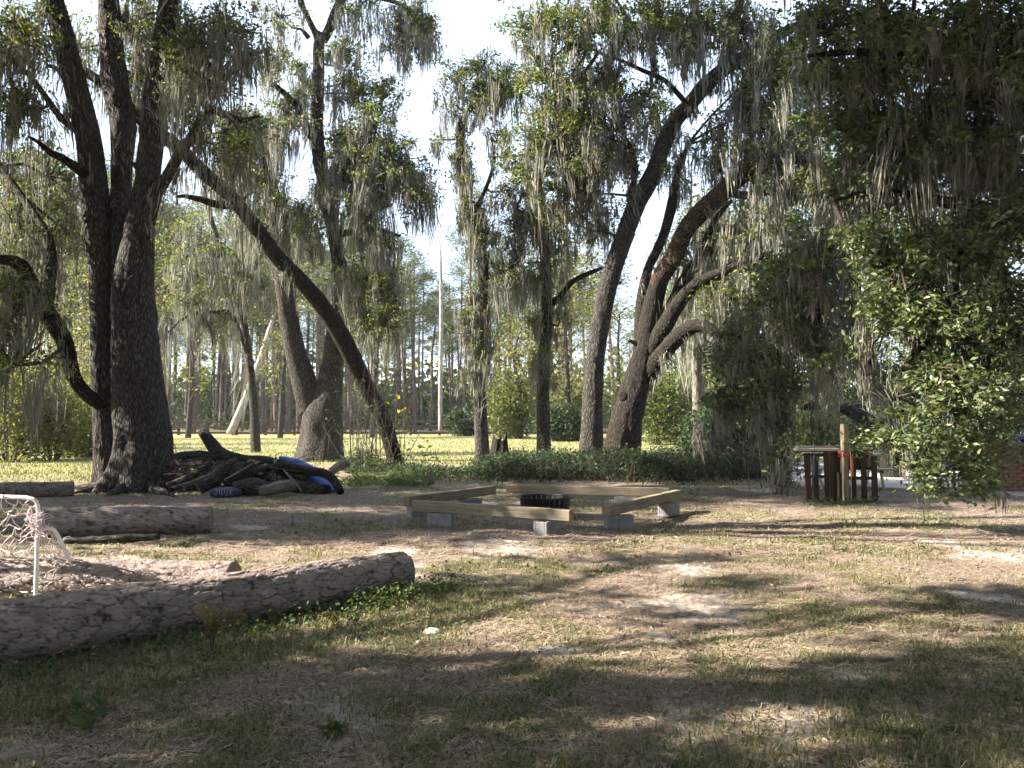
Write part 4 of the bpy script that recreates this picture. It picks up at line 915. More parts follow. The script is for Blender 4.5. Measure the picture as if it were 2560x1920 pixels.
# ------------------------------------------------------------------ background trees and bushes
def bush(name, label, px, py, w, h, Y, mat, cat='bush', group=None, seed=1, leaf=.16, dens=1.0, stem=True):
    """w, h: half width and height in photo pixels; py: bottom"""
    c = at(px, py, Y); root = thing(name, (c.x, c.y, 0), label, cat, group)
    rr = np.random.default_rng(seed)
    W, Hh = w * Y / F, h * Y / F
    n = int(46 * dens)
    u = unit(rr.normal(size=(n, 3))) * rr.random((n, 1)) ** .4
    q = np.stack([u[:, 0] * W, u[:, 1] * W * .7, Hh * (.5 + .5 * u[:, 2])], 1)
    q[:, 2] = np.clip(q[:, 2], .15, None)
    g, gs = Geo(), Geo()
    for p in q[::3]: tube(gs, [(p[0] * .25, p[1] * .25, 0), p * (.8, .8, .5), p * (.95, .95, .9)], [.022, .014, .004], 3, 9, 0, cap=False)
    k = max(W, Hh)
    P = np.repeat(q, 110, 0) + rr.normal(size=(n * 110, 3)) * k * .13
    P = P[P[:, 2] > .03]
    leaves(g, P, leaf, rr, .5, .55)
    gs.build('stems', M_['twig'], root)['kind'] = 'stuff'
    g.build('foliage', M_[mat], root, False)
    return root
BT = 'leafy trees beyond the oaks'
def backtree(label, px, ptop, Y, w, mat, seed, py=1085, leaf=.24, dens=1.0):
    b = at(px, py, Y); root = thing('background_tree', (b.x, b.y, 0), label, 'tree', BT)
    rr = np.random.default_rng(seed)
    H = at(px, ptop, Y).z; W = w * Y / F
    g, gl, gt = Geo(), Geo(), Geo()
    pts = [(0, 0, -.1), (rr.normal() * .2, 0, H * .35), (rr.normal() * .4, 0, H * .7), (rr.normal() * .3, 0, H * .95)]
    tube(g, pts, [.22, .17, .1, .03], 8, .8, .1)
    for k in range(int(46 * dens)):
        z = H * (.22 + .78 * rr.random()); ww = W * math.sin(min(1, (z / H) * 1.1) * 2.6) * .95 + .3
        a = rr.random() * 6.28; d = rr.random() ** .5 * ww
        c = np.array([math.cos(a) * d, math.sin(a) * d, z])
        tube(gt, [(0, 0, max(.5, z - d * .6)), c * (.55, .55, 1) - (0, 0, d * .15), c], [.05, .03, .01], 3, 9, 0, cap=False)
        P = c + rr.normal(size=(70, 3)) * (.65, .65, .42)
        leaves(gl, P, leaf, rr, .5, .55)
    g.build('trunk', M_['bark'], root); gt.build('branches', M_['twig'], root)['kind'] = 'stuff'; gl.build('crown', M_[mat], root, False)
    return root
for i, (lab, px, pt, Y, w, mat, d) in enumerate([
    ('sunlit yellow-green tree seen between the slender oak and the straight mossy oak', 1300, 800, 58, 90, 'leaf_light', 1.0),
    ('loose yellow-green tree between the straight oak and the tall bare oak', 1425, 640, 52, 95, 'leaf_light', .9),
    ('pale leafy tree in the gap between the tall bare oak and the broad forked oak', 1545, 760, 60, 80, 'leaf_light', .6),
    ('pale leafy tree seen right of the broad forked oak low trunk', 1690, 880, 55, 80, 'leaf_light', .9),
    ('tall leafy tree above the pale mossy trunk', 1770, 500, 50, 130, 'leaf', 1.2),
    ('tall leafy tree behind the pallet counter and the drooping limbs', 2040, 420, 46, 170, 'leaf', 1.6),
    ('broad dense tree behind the brick counter drooping leaves', 2300, 380, 44, 190, 'leaf', 1.8),
    ('dense tree at the far right edge behind the spreading oak', 2520, 360, 42, 170, 'leaf', 1.8),
    ('airy pale tree behind the two-stemmed oak to the right', 930, 640, 62, 90, 'leaf_light', .5),
    ('pale leafy tree at the far left behind the drooping mossy branch', 40, 560, 46, 150, 'leaf', .9),
    ('airy light-green tree left of the huge oak trunk', 190, 640, 56, 110, 'leaf_light', .7),
    ('airy light-green tree right of the huge oak trunk above the fence', 470, 520, 60, 130, 'leaf_light', .7),
    ('yellow-green tree seen through the fork of the two-stemmed oak', 700, 560, 60, 120, 'leaf_light', .7)]):
    backtree(lab, px, pt, Y, w, mat, 900 + i, dens=d)
for i, (lab, px, py, w, h, Y, mat, d) in enumerate([
    ('bushy thicket at the left edge beyond the grass, nearest the frame edge', 20, 1165, 90, 260, 29, 'leaf_light', 1.4),
    ('greyish thicket bush left of the huge oak trunk', 130, 1155, 80, 200, 30, 'leaf_light', 1.4),
    ('dark round bush touching the left side of the huge oak trunk', 215, 1150, 70, 150, 32, 'leaf', 1.4),
    ('tall pale bush behind the thicket left of the huge oak', 150, 1130, 110, 280, 40, 'leaf_light', 1.2),
    ('rounded green bush right of the slender oak in the field', 1270, 1085, 62, 160, 58, 'leaf', 1.3),
    ('dark bush behind the straight mossy oak trunk', 1400, 1095, 60, 90, 52, 'leaf_dark', 1.2),
    ('light bush between the straight oak and tall bare oak trunks', 1440, 1090, 60, 170, 54, 'leaf_light', 1.2),
    ('olive bush right of the broad forked oak trunk', 1640, 1110, 60, 190, 46, 'leaf', 1.4),
    ('olive bush left of the pale mossy trunk', 1705, 1108, 50, 150, 47, 'leaf_light', 1.2),
    ('dark bush beside the drooping limbs left of the picnic table', 1840, 1190, 110, 190, 23, 'leaf_dark', 2.0),
    ('dark bush below the drooping limbs, nearest the hanging moss clump', 1770, 1200, 60, 140, 22, 'leaf_dark', 1.4),
    ('dark bush behind the pallet counter on its right', 2230, 1165, 120, 260, 25, 'leaf_dark', 2.0),
    ('dark bush behind the pallet counter on its left', 2040, 1130, 90, 110, 34, 'leaf', 1.4),
    ('dark bush behind the brick counter', 2480, 1160, 140, 280, 24, 'leaf_dark', 2.0),
    ('low bush at the fence right of the dead pine', 1160, 1085, 60, 60, 66, 'leaf_dark', 1.0)]):
    bush('bush', lab, px, py, w, h, Y, mat, seed=700 + i, dens=d, leaf=.10 * (Y / 25) ** .8 + .02, group='bushes round the yard and field')
# thick trunk leaning behind the pallet counter
t = Tree('broken_tree', 'broken leaning dead limb with mossy trunk behind the pallet counter', (at(2230, 1120, 21).x, 21, 0), bark='bark_dark', seed=131)
t.limb([(2235, 1175, 21, 60), (2215, 1090, 21, 44), (2190, 1068, 20.6, 38), (2150, 1040, 20, 34), (2112, 1022, 19.5, 28)], 'trunk', 14, .2, .12)
t.limb([(2225, 1120, 21, 50), (2190, 960, 21.4, 44), (2160, 860, 21.8, 36), (2140, 720, 22, 20)], 'limb', 14, .25, .12, moss=4, mossL=1.2)
t.done()

# ------------------------------------------------------------------ low shrubs behind the fire pit
g = Geo(); rs = np.random.default_rng(88); gs = Geo()
def shrub_patch(x0, x1, ptop, pbot, Y, n, jit, lean=.35, leaf=.075, dead=False):
    for k in range(n):
        px = rs.uniform(x0, x1); yy = Y + rs.normal() * jit
        b = at(px, 1040, yy); e = min(1, (px - x0) / 60 + .25, (x1 - px) / 60 + .25)
        h = max(.12, (at(px, ptop, Y).z) * rs.uniform(.55, 1.12) * e)
        tip = np.array([b.x + rs.normal() * lean * .4, yy + rs.normal() * lean * .4, h])
        tube(gs, [(b.x, yy, 0), (np.array([b.x, yy, 0]) + tip) / 2 + rs.normal(size=3) * .05, tip], [.012, .008, .004], 3, 9, 0, cap=False)
        m = rs.integers(26, 46)
        tt = rs.random(m) ** .6
        P = np.array([b.x, yy, 0]) + (tip - (b.x, yy, 0)) * tt[:, None] + rs.normal(size=(m, 3)) * (.13, .13, .08)
        P[:, 2] = np.clip(P[:, 2], .03, None)
        leaves(g, P, leaf, rs, .8, .5, .1)
shrub_patch(1240, 1720, 1130, 1200, 21.5, 760, .9)
shrub_patch(1180, 1330, 1140, 1200, 22.5, 160, .7)
shrub_patch(1000, 1240, 1180, 1195, 22.5, 120, .8)
shrub_patch(880, 1080, 1165, 1200, 23.5, 120, .8)
shrub_patch(1600, 1950, 1120, 1200, 21, 260, .7)
shrub_patch(860, 960, 1120, 1190, 24.5, 60, .4)
o = g.build('undergrowth', M_['leaf_dark'], None, False); tag(o, kind='stuff')
gs.build('undergrowth_stems', M_['twig'], None); tag(bpy.data.objects['undergrowth_stems'], kind='stuff')
# bare brush and yellow-leaved sapling beside the leaning tree
sap = thing('sapling', (at(930, 1180, 24).x, 24, 0), 'thin brushy sapling with a few bright yellow leaves beside the leaning tree foot', 'sapling')
gs, gl, gy_ = Geo(), Geo(), Geo()
for k in range(34):
    px = rs.uniform(870, 1010); b = at(px, 1040, 24 + rs.normal() * .4) - sap.location; b.z = 0
    px2 = px + rs.normal() * 50; tp = at(px2, rs.uniform(800, 1060), 24 + rs.normal() * .5) - sap.location
    m_ = (b + tp) / 2 + Vector(rs.normal(size=3) * .12)
    tube(gs, [b, m_, tp], [.014, .010, .004], 4, .5, 0, cap=False)
    for q in range(4):
        s0 = b + (tp - b) * rs.uniform(.4, .95); s1 = s0 + Vector(rs.normal(size=3) * .35)
        tube(gs, [s0, s1], [.006, .002], 3, 9, 0, cap=False)
        if rs.random() < .5: leaves(gl, np.array(s1) + rs.normal(size=(4, 3)) * .06, .09, rs, .5, .5)
for px, py in [(988, 990), (995, 998), (1003, 1028), (1010, 1022), (966, 1005), (998, 1032), (984, 1000), (1016, 1018)]:
    leaves(gy_, np.array([at(px, py, 23.5) - sap.location]), .13, rs, .2, .8)
for px, py in [(1000, 1060), (1020, 1100), (1010, 1130), (1040, 1130), (925, 1150), (935, 1165), (915, 1170), (950, 1160), (1060, 1140), (1080, 1150), (960, 1150)]:
    leaves(gl, np.array([at(px, py, 23.5) - sap.location]) + rs.normal(size=(7, 3)) * .13, .17, rs, .7, .6)
gs.build('stems', M_['twig'], sap)['kind'] = 'stuff'
M_['yellow'] = leaf_mat('yellow_leaf', [(.35, .33, .02), (.45, .38, .03)], .5, .5)
gl.build('foliage', M_['weed'], sap, False); gy_.build('yellow_leaves', M_['yellow'], sap, False)['kind'] = 'stuff'
# ------------------------------------------------------------------ logs
def pine_log(name, label, p0, p1, r0, r1, seed, hi=False, bend=0.0, end=True):
    """bark-plated pine log between two ground points (x, y)"""
    a, b = Vector((p0[0], p0[1], r0 * .93)), Vector((p1[0], p1[1], r1 * .93))
    c = (a + b) / 2; c.z = 0
    root = thing(name, c, label, 'log')
    d = b - a; L = d.length; T = d.normalized()
    Nn = Vector((0, 0, 1)) - T * T.z; Nn.normalize(); B = T.cross(Nn)
    seg, n = (150, int(L / .016)) if hi else (64, int(L / .04))
    th = np.linspace(0, 2 * math.pi, seg, endpoint=False); s = np.linspace(0, L, n)
    S, TH = np.meshgrid(s, th, indexing='ij')
    r = r0 + (r1 - r0) * S / L
    bx, by = np.cos(TH) * r, np.sin(TH) * r
    sw = 1 + .17 * (fbm(bx * 2 + seed, by * 2, S * 1.2, seed, 2) - .5)
    wx = .11 * (fbm(bx * 9, by * 9, S * 9, seed + 3, 3) - .5); wz = .20 * (fbm(bx * 8 + 9, by * 8, S * 8, seed + 4, 3) - .5)
    Pv = np.stack([(bx + wx) * 12.5, (by + wx) * 12.5, (S + wz) * 5.6], -1).reshape(-1, 3)
    f1, f2, pid = voro(Pv, seed)
    e = (f2 - f1).reshape(S.shape); pid = pid.reshape(S.shape)
    crack = np.clip(1 - e / (.02 + .10 * fbm(bx * 5, by * 5, S * 4, seed + 8, 2)), 0, 1)
    f1b, f2b, pidb = voro(Pv * 2.3 + 11, seed + 5)
    e2 = (f2b - f1b).reshape(S.shape); pidb = pidb.reshape(S.shape)
    lay = np.where(pidb > .55, np.clip(e2 / .06, 0, 1) * .006 * (pidb - .3), 0)
    tilt = (pid - .5) * .014
    fine = .004 * (fbm(bx * 40, by * 40, S * 25, seed + 6, 2) - .5)
    rv = r * sw + tilt + lay + fine - crack ** 1.3 * .011
    Pc = np.array(a)[None] + np.array(T)[None] * s[:, None] + np.array(B)[None] * (bend * np.sin(s / L * math.pi))[:, None]
    V = Pc[:, None] + rv[..., None] * (np.cos(TH)[..., None] * np.array(Nn) + np.sin(TH)[..., None] * np.array(B)) - np.array(c)
    ii = np.arange(n * seg).reshape(n, seg)
    q = np.stack([ii[:-1], np.roll(ii[:-1], -1, 1), np.roll(ii[1:], -1, 1), ii[1:]], -1).reshape(-1, 4)
    g = Geo(); g.add(V.reshape(-1, 3), q, bk=np.stack([bx, by, S], -1).reshape(-1, 3), crack=crack.ravel(), plate=np.clip(pid * .7 + pidb * .3, 0, 1).ravel())
    g.build('bark', M_['log'], root, True)
    for e_, name_ in ((0, 'cut_end'), (n - 1, 'cut_end')):
        g = Geo(); ring = V[e_] * 1.0; cc = ring.mean(0); inn = cc + (ring - cc) * .93
        dv = np.array(T) * (.012 if e_ else -.012)
        m = np.concatenate([ring, inn + dv, [cc + dv * 1.4]])
        i = np.arange(seg); j = np.roll(i, -1)
        Fs = [np.stack([i, j, j + seg, i + seg], -1), np.stack([i + seg, j + seg, np.full(seg, 2 * seg)], -1)]
        if not e_: Fs = [f[:, ::-1] for f in Fs]
        g.add(m, Fs, bk=m); g.build(name_, M_['grain'], root, False)
    return root
lg = pine_log('pine_log', 'huge scaly pine log lying across the left foreground, sunlit along its top', (-4.05, 4.62), (-1.0, 7.62), .225, .18, 3, True, .03)
l2 = pine_log('pine_log', 'pale-topped pine log lying close behind the huge foreground log', (-5.3, 7.25), (-2.36, 6.98), .20, .19, 7, True)
l3 = pine_log('pine_log', 'long dark pine log lying in shade below the huge oak', (at(85, 1330, 10.9).x, 10.9), (at(528, 1310, 11.35).x, 11.35), .195, .185, 12)
l5 = pine_log('pine_log', 'dark log at the left lying beside the roots of the huge oak', (at(-120, 1220, 16.2).x, 15.6), (at(215, 1215, 17).x, 16.5), .17, .15, 18)
def branch_log(name, label, pts, mat, cat='log', seg=12, rough=.16, seed=1, end=None):
    P = [at(*p[:3]) for p in pts]; b = Vector((P[0].x, P[0].y, 0)); root = thing(name, b, label, cat)
    g = Geo(); tube(g, [p - b for p in P], [p[3] * p[2] / F / 2 for p in pts], seg, .12, rough, 5, seed=seed, ridge=.01)
    g.build('wood', M_[mat], root)
    return root
branch_log('log', 'thin barkless log lying in front of the long dark log', [(150, 1352, 10.15, 14), (250, 1350, 10.2, 20), (330, 1345, 10.25, 22), (400, 1342, 10.3, 12)], 'bark', seed=5)
# brush pile
BP = 'brush pile'
pile = [
 ('log', 'dark curved trunk rearing up at the top of the brush pile', [(505, 1078, 18.6, 24), (528, 1108, 18.4, 32), (548, 1133, 18.2, 36), (590, 1150, 18.0, 36), (660, 1158, 17.8, 34), (700, 1163, 17.6, 30), (740, 1173, 17.4, 26), (780, 1179, 17.2, 25), (806, 1182, 17.0, 24), (832, 1198, 16.9, 24), (852, 1232, 16.7, 20)], 'bark_dark'),
 ('log', 'thick dark log under the curved trunk in the brush pile', [(520, 1185, 18.3, 50), (600, 1180, 18.1, 56), (690, 1190, 17.9, 54), (770, 1205, 17.7, 48)], 'bark'),
 ('log', 'grey-green crooked branch at the front left of the brush pile', [(418, 1212, 17.0, 12), (470, 1195, 17, 22), (505, 1172, 17, 18), (530, 1158, 17, 10)], 'bark'),
 ('log', 'grey-green forked log with a rising limb in the brush pile middle', [(500, 1220, 17, 34), (540, 1195, 17, 44), (575, 1160, 17.1, 24), (592, 1147, 17.2, 10)], 'bark'),
 ('log', 'knobby log end facing out of the brush pile middle', [(590, 1180, 17.2, 50), (620, 1178, 17.0, 44)], 'bark'),
 ('log', 'dark rotten log at the foot of the brush pile right of the blue bag', [(585, 1222, 16.4, 40), (625, 1218, 16.4, 46), (672, 1224, 16.4, 42)], 'bark'),
 ('log', 'thick dark log at the back left of the brush pile', [(425, 1150, 18.6, 40), (500, 1150, 18.5, 48), (580, 1165, 18.4, 40)], 'bark'),
 ('log', 'dark log on the ground at the back right of the brush pile', [(690, 1215, 17.4, 44), (760, 1222, 17.2, 40), (820, 1228, 17.0, 34)], 'bark'),
 ('log', 'short pale barkless log lying behind the blue plastic sheet', [(826, 1180, 19.5, 20), (850, 1165, 19.6, 24), (872, 1158, 19.7, 16)], 'deadwood'),
 ('log', 'short mossy log leaning at the left end of the brush pile', [(420, 1210, 17.6, 30), (432, 1165, 17.8, 34), (445, 1140, 17.9, 26)], 'bark'),
 ('branch', 'thin crooked branch low on the brush pile front left', [(440, 1215, 16.6, 6), (480, 1205, 16.6, 8), (520, 1188, 16.7, 6), (545, 1170, 16.8, 4)], 'deadwood'),
 ('branch', 'thin pale stick sprawling over the brush pile middle', [(560, 1200, 16.6, 5), (600, 1178, 16.7, 7), (630, 1160, 16.9, 4)], 'deadwood'),
 ('branch', 'pale straight stick propped against the brush pile', [(754, 1230, 16.3, 6), (735, 1204, 16.5, 6), (710, 1176, 16.8, 5)], 'deadwood'),
 ('branch', 'pale twig lying right of the blue sheet', [(828, 1196, 17, 3), (845, 1190, 17, 4)], 'deadwood'),
]
for i, (nm, lab, pts, mat) in enumerate(pile):
    branch_log(nm, lab, pts, mat, 'log' if nm == 'log' else 'branch', seed=20 + i)['group'] = BP
gl = branch_log('log', 'split grey log showing its grain at the foot of the brush pile', [(650, 1228, 16.2, 28), (690, 1222, 16.2, 36), (738, 1210, 16.3, 32)], 'deadwood', seed=44, rough=.3); gl['group'] = BP
# leaf heap on the pile
r_ = np.random.default_rng(3); g = Geo(); P = []
for k in range(1100):
    px, py = r_.uniform(420, 700), r_.uniform(1155, 1215); P.append(at(px, py, 17.9 + r_.normal() * .3))
P = np.array(P); P[:, 2] = np.abs(P[:, 2])
leaves(g, P, .14, r_, .3, .5); tag(g.build('brush_leaves', M_['deadleaf'], None, False), kind='stuff')
g = Geo()
for k in range(160):
    a_ = Vector(P[r_.integers(len(P))]) + Vector((0, -.3, 0)); b_ = a_ + Vector(r_.normal(size=3) * (.7, .4, .25)); b_.z = max(.03, b_.z)
    tube(g, [a_, (a_ + b_) / 2 + Vector(r_.normal(size=3) * .06), b_], [.014, .011, .005], 4, 9, 0, cap=False)
tag(g.build('brush_twigs', M_['twig'], None), kind='stuff')
# blue plastic sheet (a child slide half buried in the pile)
P = [(698, 1141, 18.3, 10), (735, 1153, 18.1, 30), (775, 1176, 17.8, 38), (805, 1200, 17.5, 38), (838, 1226, 17.2, 14)]
b = at(790, 1178, 17.6); b.z = 0
bl = thing('blue_sheet', b, 'bright blue curved plastic sheet half buried under the brush pile', 'plastic sheet')
Q, rr = resample([at(*p[:3]) - b for p in P], [p[3] * p[2] / F / 2 for p in P], .08)
T_ = unit(np.gradient(Q, axis=0)); sdv = unit(np.cross(T_, (0, -.75, .66))); upv = np.cross(sdv, T_)
K = 9; u = np.linspace(-1, 1, K)
V = Q[:, None] + sdv[:, None] * (u[None, :, None] * rr[:, None, None]) + upv[:, None] * ((u ** 4)[None, :, None] * -.07)
ii = np.arange(len(Q) * K).reshape(len(Q), K)
V2 = V - upv[:, None] * .018
g = Geo(); q1 = np.stack([ii[:-1, :-1], ii[:-1, 1:], ii[1:, 1:], ii[1:, :-1]], -1).reshape(-1, 4)
m_ = len(Q) * K
side = np.concatenate([np.stack([ii[:-1, 0], ii[1:, 0], ii[1:, 0] + m_, ii[:-1, 0] + m_], -1), np.stack([ii[1:, -1], ii[:-1, -1], ii[:-1, -1] + m_, ii[1:, -1] + m_], -1)])
g.add(np.concatenate([V.reshape(-1, 3), V2.reshape(-1, 3)]), [q1, q1[:, ::-1] + m_, side]); g.build('sheet', M_['blue'], bl)
# blue bag with white marks
b = at(565, 1216, 16.2); b.z = 0
bag = thing('bag', b, 'dark blue plastic bag with smeared white lettering at the foot of the brush pile', 'bag')
g = Geo(); nu, nv = 26, 14
U, Vv = np.meshgrid(np.linspace(0, 2 * math.pi, nu, endpoint=False), np.linspace(-math.pi / 2, math.pi / 2, nv), indexing='ij')
rx = 1 + .3 * (fbm(np.cos(U) * 2 + 5, np.sin(U) * 2, Vv * 2, 5, 3) - .5)
V = np.stack([np.cos(U) * np.cos(Vv) * .33 * rx, np.sin(U) * np.cos(Vv) * .16 * rx, .09 + np.sin(Vv) * .115 * rx + .03 * (fbm(U * 3, Vv * 3, None, 8, 2) - .5)], -1)
ii = np.arange(nu * nv).reshape(nu, nv)
g.add(V.reshape(-1, 3), np.stack([ii[:, :-1], np.roll(ii, -1, 0)[:, :-1], np.roll(ii, -1, 0)[:, 1:], ii[:, 1:]], -1).reshape(-1, 4)); g.build('sack', M_['bluebag'], bag)
g = Geo()
def stroke(x0, z0, x1, z1, w=.013):
    x0, z0, x1, z1 = [v + r_.normal() * .006 for v in (x0, z0, x1, z1)]
    def srf(x, z): 
        k = max(0, 1 - (x / .31) ** 2 - ((z - .10) / .13) ** 2); return -.165 * math.sqrt(k) * 1.05 - .014
    for k in range(3):
        a0, a1 = k / 3, (k + 1) / 3
        xa, za, xb, zb = x0 + (x1 - x0) * a0, z0 + (z1 - z0) * a0, x0 + (x1 - x0) * a1, z0 + (z1 - z0) * a1
        d = math.hypot(xb - xa, zb - za); nx, nz = -(zb - za) / d * w / 2, (xb - xa) / d * w / 2
        V = [(xa + nx, srf(xa, za), za + nz), (xb + nx, srf(xb, zb), zb + nz), (xb - nx, srf(xb, zb), zb - nz), (xa - nx, srf(xa, za), za - nz)]
        g.add(np.array(V), np.array([[0, 1, 2, 3]]))
for s_ in [(-.17, .16, -.11, .17), (-.11, .17, -.12, .12), (-.12, .12, -.18, .07), (-.18, .07, -.10, .06), (-.06, .17, -.07, .09), (-.07, .10, .0, .09), (-.015, .16, -.02, .05), (.04, .17, .04, .07), (.04, .07, .09, .06), (.09, .06, .09, .16), (.13, .16, .14, .06), (.13, .16, .18, .14), (.18, .14, .14, .11), (.14, .11, .19, .06)]:
    stroke(*s_)
g.build('lettering', M_['print'], bag, False)

# ------------------------------------------------------------------ fire pit, benches, blocks
fc = at(1363, 1240, 13.2); fc.z = 0
fp = thing('fire_pit', fc, 'round black slatted steel fire pit ring between the four timber benches', 'fire pit')
fp.scale = (1, 1, 1.2)
g = Geo(); K = 56; th = np.linspace(0, 2 * math.pi, K, endpoint=False)
prof = [(.395, .245), (.40, .262), (.47, .268), (.475, .262), (.47, .252), (.41, .246)]
V = np.array([[(r * math.cos(a), r * math.sin(a), z) for a in th] for r, z in prof]).reshape(-1, 3)
ii = np.arange(len(prof) * K).reshape(len(prof), K); nx = np.roll(ii, -1, 0)
g.add(V, np.stack([ii, np.roll(ii, -1, 1), np.roll(nx, -1, 1), nx], -1).reshape(-1, 4)); g.build('rim', M_['iron'], fp)
g = Geo(); prof = [(.36, .0), (.372, .0), (.375, .03), (.363, .03)]
V = np.array([[(r * math.cos(a), r * math.sin(a), z) for a in th] for r, z in prof]).reshape(-1, 3); ii = np.arange(4 * K).reshape(4, K); nx = np.roll(ii, -1, 0)
g.add(V, np.stack([ii, np.roll(ii, -1, 1), np.roll(nx, -1, 1), nx], -1).reshape(-1, 4)); g.build('base_ring', M_['iron'], fp)
g = Geo(); tl = Matrix.Rotation(.13, 3, 'Y'); box(g, (0, 0, 0), (.008, .074, .235), 0, .002, tl); ms = g.mesh('slat', M_['iron'], False)
for k in range(28):
    a = k / 28 * 2 * math.pi
    o = bpy.data.objects.new('slat', ms); C.objects.link(o); o.parent = fp; o.location = (.383 * math.cos(a), .383 * math.sin(a), .135); o.rotation_euler = (0, 0, a)
g = Geo(); 
for k in range(60):
    a, d = r_.random() * 6.28, r_.random() ** .5 * .3; box(g, (d * math.cos(a), d * math.sin(a), .03 + .02 * r_.random()), (.06, .04, .03), r_.random() * 3)
tag(g.build('ash_heap', M_['char'], fp, False), kind='stuff')

def timber(label, p0, p1, w=.12, h=.15, z=.205, rz2=0):
    a, b = Vector(p0), Vector(p1); c = (a + b) / 2; L = (b - a).length; ang = math.atan2(b.y - a.y, b.x - a.x)
    root = thing('timber_bench', (c.x, c.y, 0), label, 'bench', 'timber benches round the fire pit', ang)
    one('beam', M_['timber'], root, box, (0, 0, z + h / 2), (L, w, h), 0, .008)
    for s in (-1, 1): one('end_grain', M_['timber_end'], root, box, (s * (L / 2 + .001), 0, z + h / 2), (.004, w - .016, h - .016))
    return root
timber('front timber beam bench, nearest the camera, on two grey blocks', (-1.45, 12.2), (.79, 10.95))
timber('right timber beam bench running away from the camera beside the fire pit', (1.30, 11.45), (2.80, 13.9))
timber('left dark timber beam bench running away behind the front one', (-1.63, 12.75), (-.33, 14.75))
timber('back timber beam bench beyond the fire pit, partly sunlit', (-.10, 15.0), (2.72, 14.25))
def block(label, x, y, rz, tilt=None):
    root = thing('cinder_block', (x, y, gz1(x, y) * 0), label, 'cinder block', 'cinder blocks under the benches', rz)
    g = Geo()
    L, W, H = .39, .19, .195
    for xx in (-L / 2 + .016, 0, L / 2 - .016): box(g, (xx, 0, H / 2), (.032, W - .066, H), 0, .003)
    for yy in (-1, 1): box(g, (0, yy * (W / 2 - .0165), H / 2), (L, .033, H - .001), 0, .006)
    o = g.build('shell', M_['concrete'], root, False)
    if tilt: root.rotation_euler = (tilt, 0, rz)
    return root
fa = math.atan2(10.95 - 12.2, .79 + 1.45)
block('left grey block under the front timber bench', -1.02, 11.98, fa + .15)
block('cracked grey block under the right end of the front timber bench', .45, 11.12, fa + math.pi / 2 + .1)
block('smooth grey block under the near end of the right timber bench', 1.52, 11.72, .15)
block('grey block under the far end of the right timber bench', 2.52, 13.25, .9)
block('block with sunlit side under the left timber bench', -.72, 14.0, .6)
block('block under the near end of the left dark timber bench', -1.45, 13.05, .6)
block('block under the right end of the back timber bench', 2.0, 14.46, -.2)
block('block under the left end of the back timber bench', .35, 14.9, -.1)

# ------------------------------------------------------------------ small goal with a torn net
GS = .86
gb = at(90, 1455, 7.9 * GS); gb.z = 0
goal = thing('soccer_goal', gb, 'small white tubular soccer goal with a torn net behind the foreground log', 'soccer goal')
def gl_(px, py, Y):
    p = at(px, py, Y * GS) - gb; p.z = max(p.z, .0); return p
pr = .017
g = Geo(); tube(g, [gl_(89, 1520, 7.9), gl_(90, 1462, 7.9), gl_(92, 1400, 7.9), gl_(95, 1300, 7.9), gl_(96, 1275, 7.9), gl_(90, 1253, 7.9), gl_(70, 1245, 7.9), gl_(40, 1243, 7.92), gl_(-100, 1239, 8.0), gl_(-330, 1234, 8.1)], [pr] * 10, 12, .05); g.build('front_frame', M_['white'], goal)
g = Geo(); tube(g, [gl_(96, 1322, 7.9), gl_(112, 1321, 7.95), gl_(130, 1322, 8.0), gl_(142, 1335, 8.03), gl_(160, 1372, 8.1), gl_(185, 1420, 8.2), gl_(222, 1495, 8.3)], [pr] * 7, 12, .04); g.build('side_frame', M_['white'], goal)
g = Geo(); tube(g, [gl_(-330, 1400, 9.0), gl_(-100, 1440, 8.7), gl_(207, 1458, 8.3)], [pr] * 3, 10, .2); g.build('back_bar', M_['white'], goal)
rn = np.random.default_rng(12)
g, gpk = Geo(), Geo()
def net(c00, c10, c01, c11, nu, nv, sag, w=.005):
    """diamond mesh on a four-cornered sheet"""
    C4 = [np.array(c) for c in (c00, c10, c01, c11)]
    J = rn.normal(size=(nu * 2 + 2, nv * 2 + 2, 3)) * .018
    def pt(i, j):
        u, v = i / nu, j / nv
        p = C4[0] * (1 - u) * (1 - v) + C4[1] * u * (1 - v) + C4[2] * (1 - u) * v + C4[3] * u * v
        return p + np.array(sag) * (math.sin(u * math.pi) * math.sin(v * math.pi)) + J[int(i * 2), int(j * 2)]
    for i in range(nu):
        for j in range(nv):
            for (a0, a1) in (((i, j + .5), (i + .5, j)), ((i + .5, j), (i + 1, j + .5)), ((i, j + .5), (i + .5, j + 1)), ((i + .5, j + 1), (i + 1, j + .5))):
                if rn.random() < .05: continue
                p, q = pt(*a0), pt(*a1); m = (p + q) / 2 + rn.normal(size=3) * .012 - (0, 0, .01)
                tube(g, [p, m, q], [w] * 3, 4, .05, 0, cap=False)
net(gl_(-330, 1236, 8.1), gl_(93, 1247, 7.9), gl_(-330, 1400, 9.0), gl_(95, 1445, 8.6), 14, 8, (0, .05, -.16))
net(gl_(96, 1268, 7.9), gl_(132, 1322, 8.0), gl_(92, 1458, 7.92), gl_(205, 1460, 8.3), 5, 8, (.03, -.03, -.03), .003)
net(gl_(-330, 1400, 9.0), gl_(95, 1440, 8.6), gl_(-330, 1470, 8.3), gl_(110, 1480, 8.0), 14, 4, (0, .0, -.02))
tag(g.build('net', M_['net'], goal), kind='stuff')
for k in range(22):
    c = np.array(gl_(rn.uniform(70, 118), rn.uniform(1285, 1340), 7.88)); P = [c + rn.normal(size=3) * .035 for _ in range(5)]
    tube(gpk, P, [.003] * 5, 4, .02, 0, cap=False)
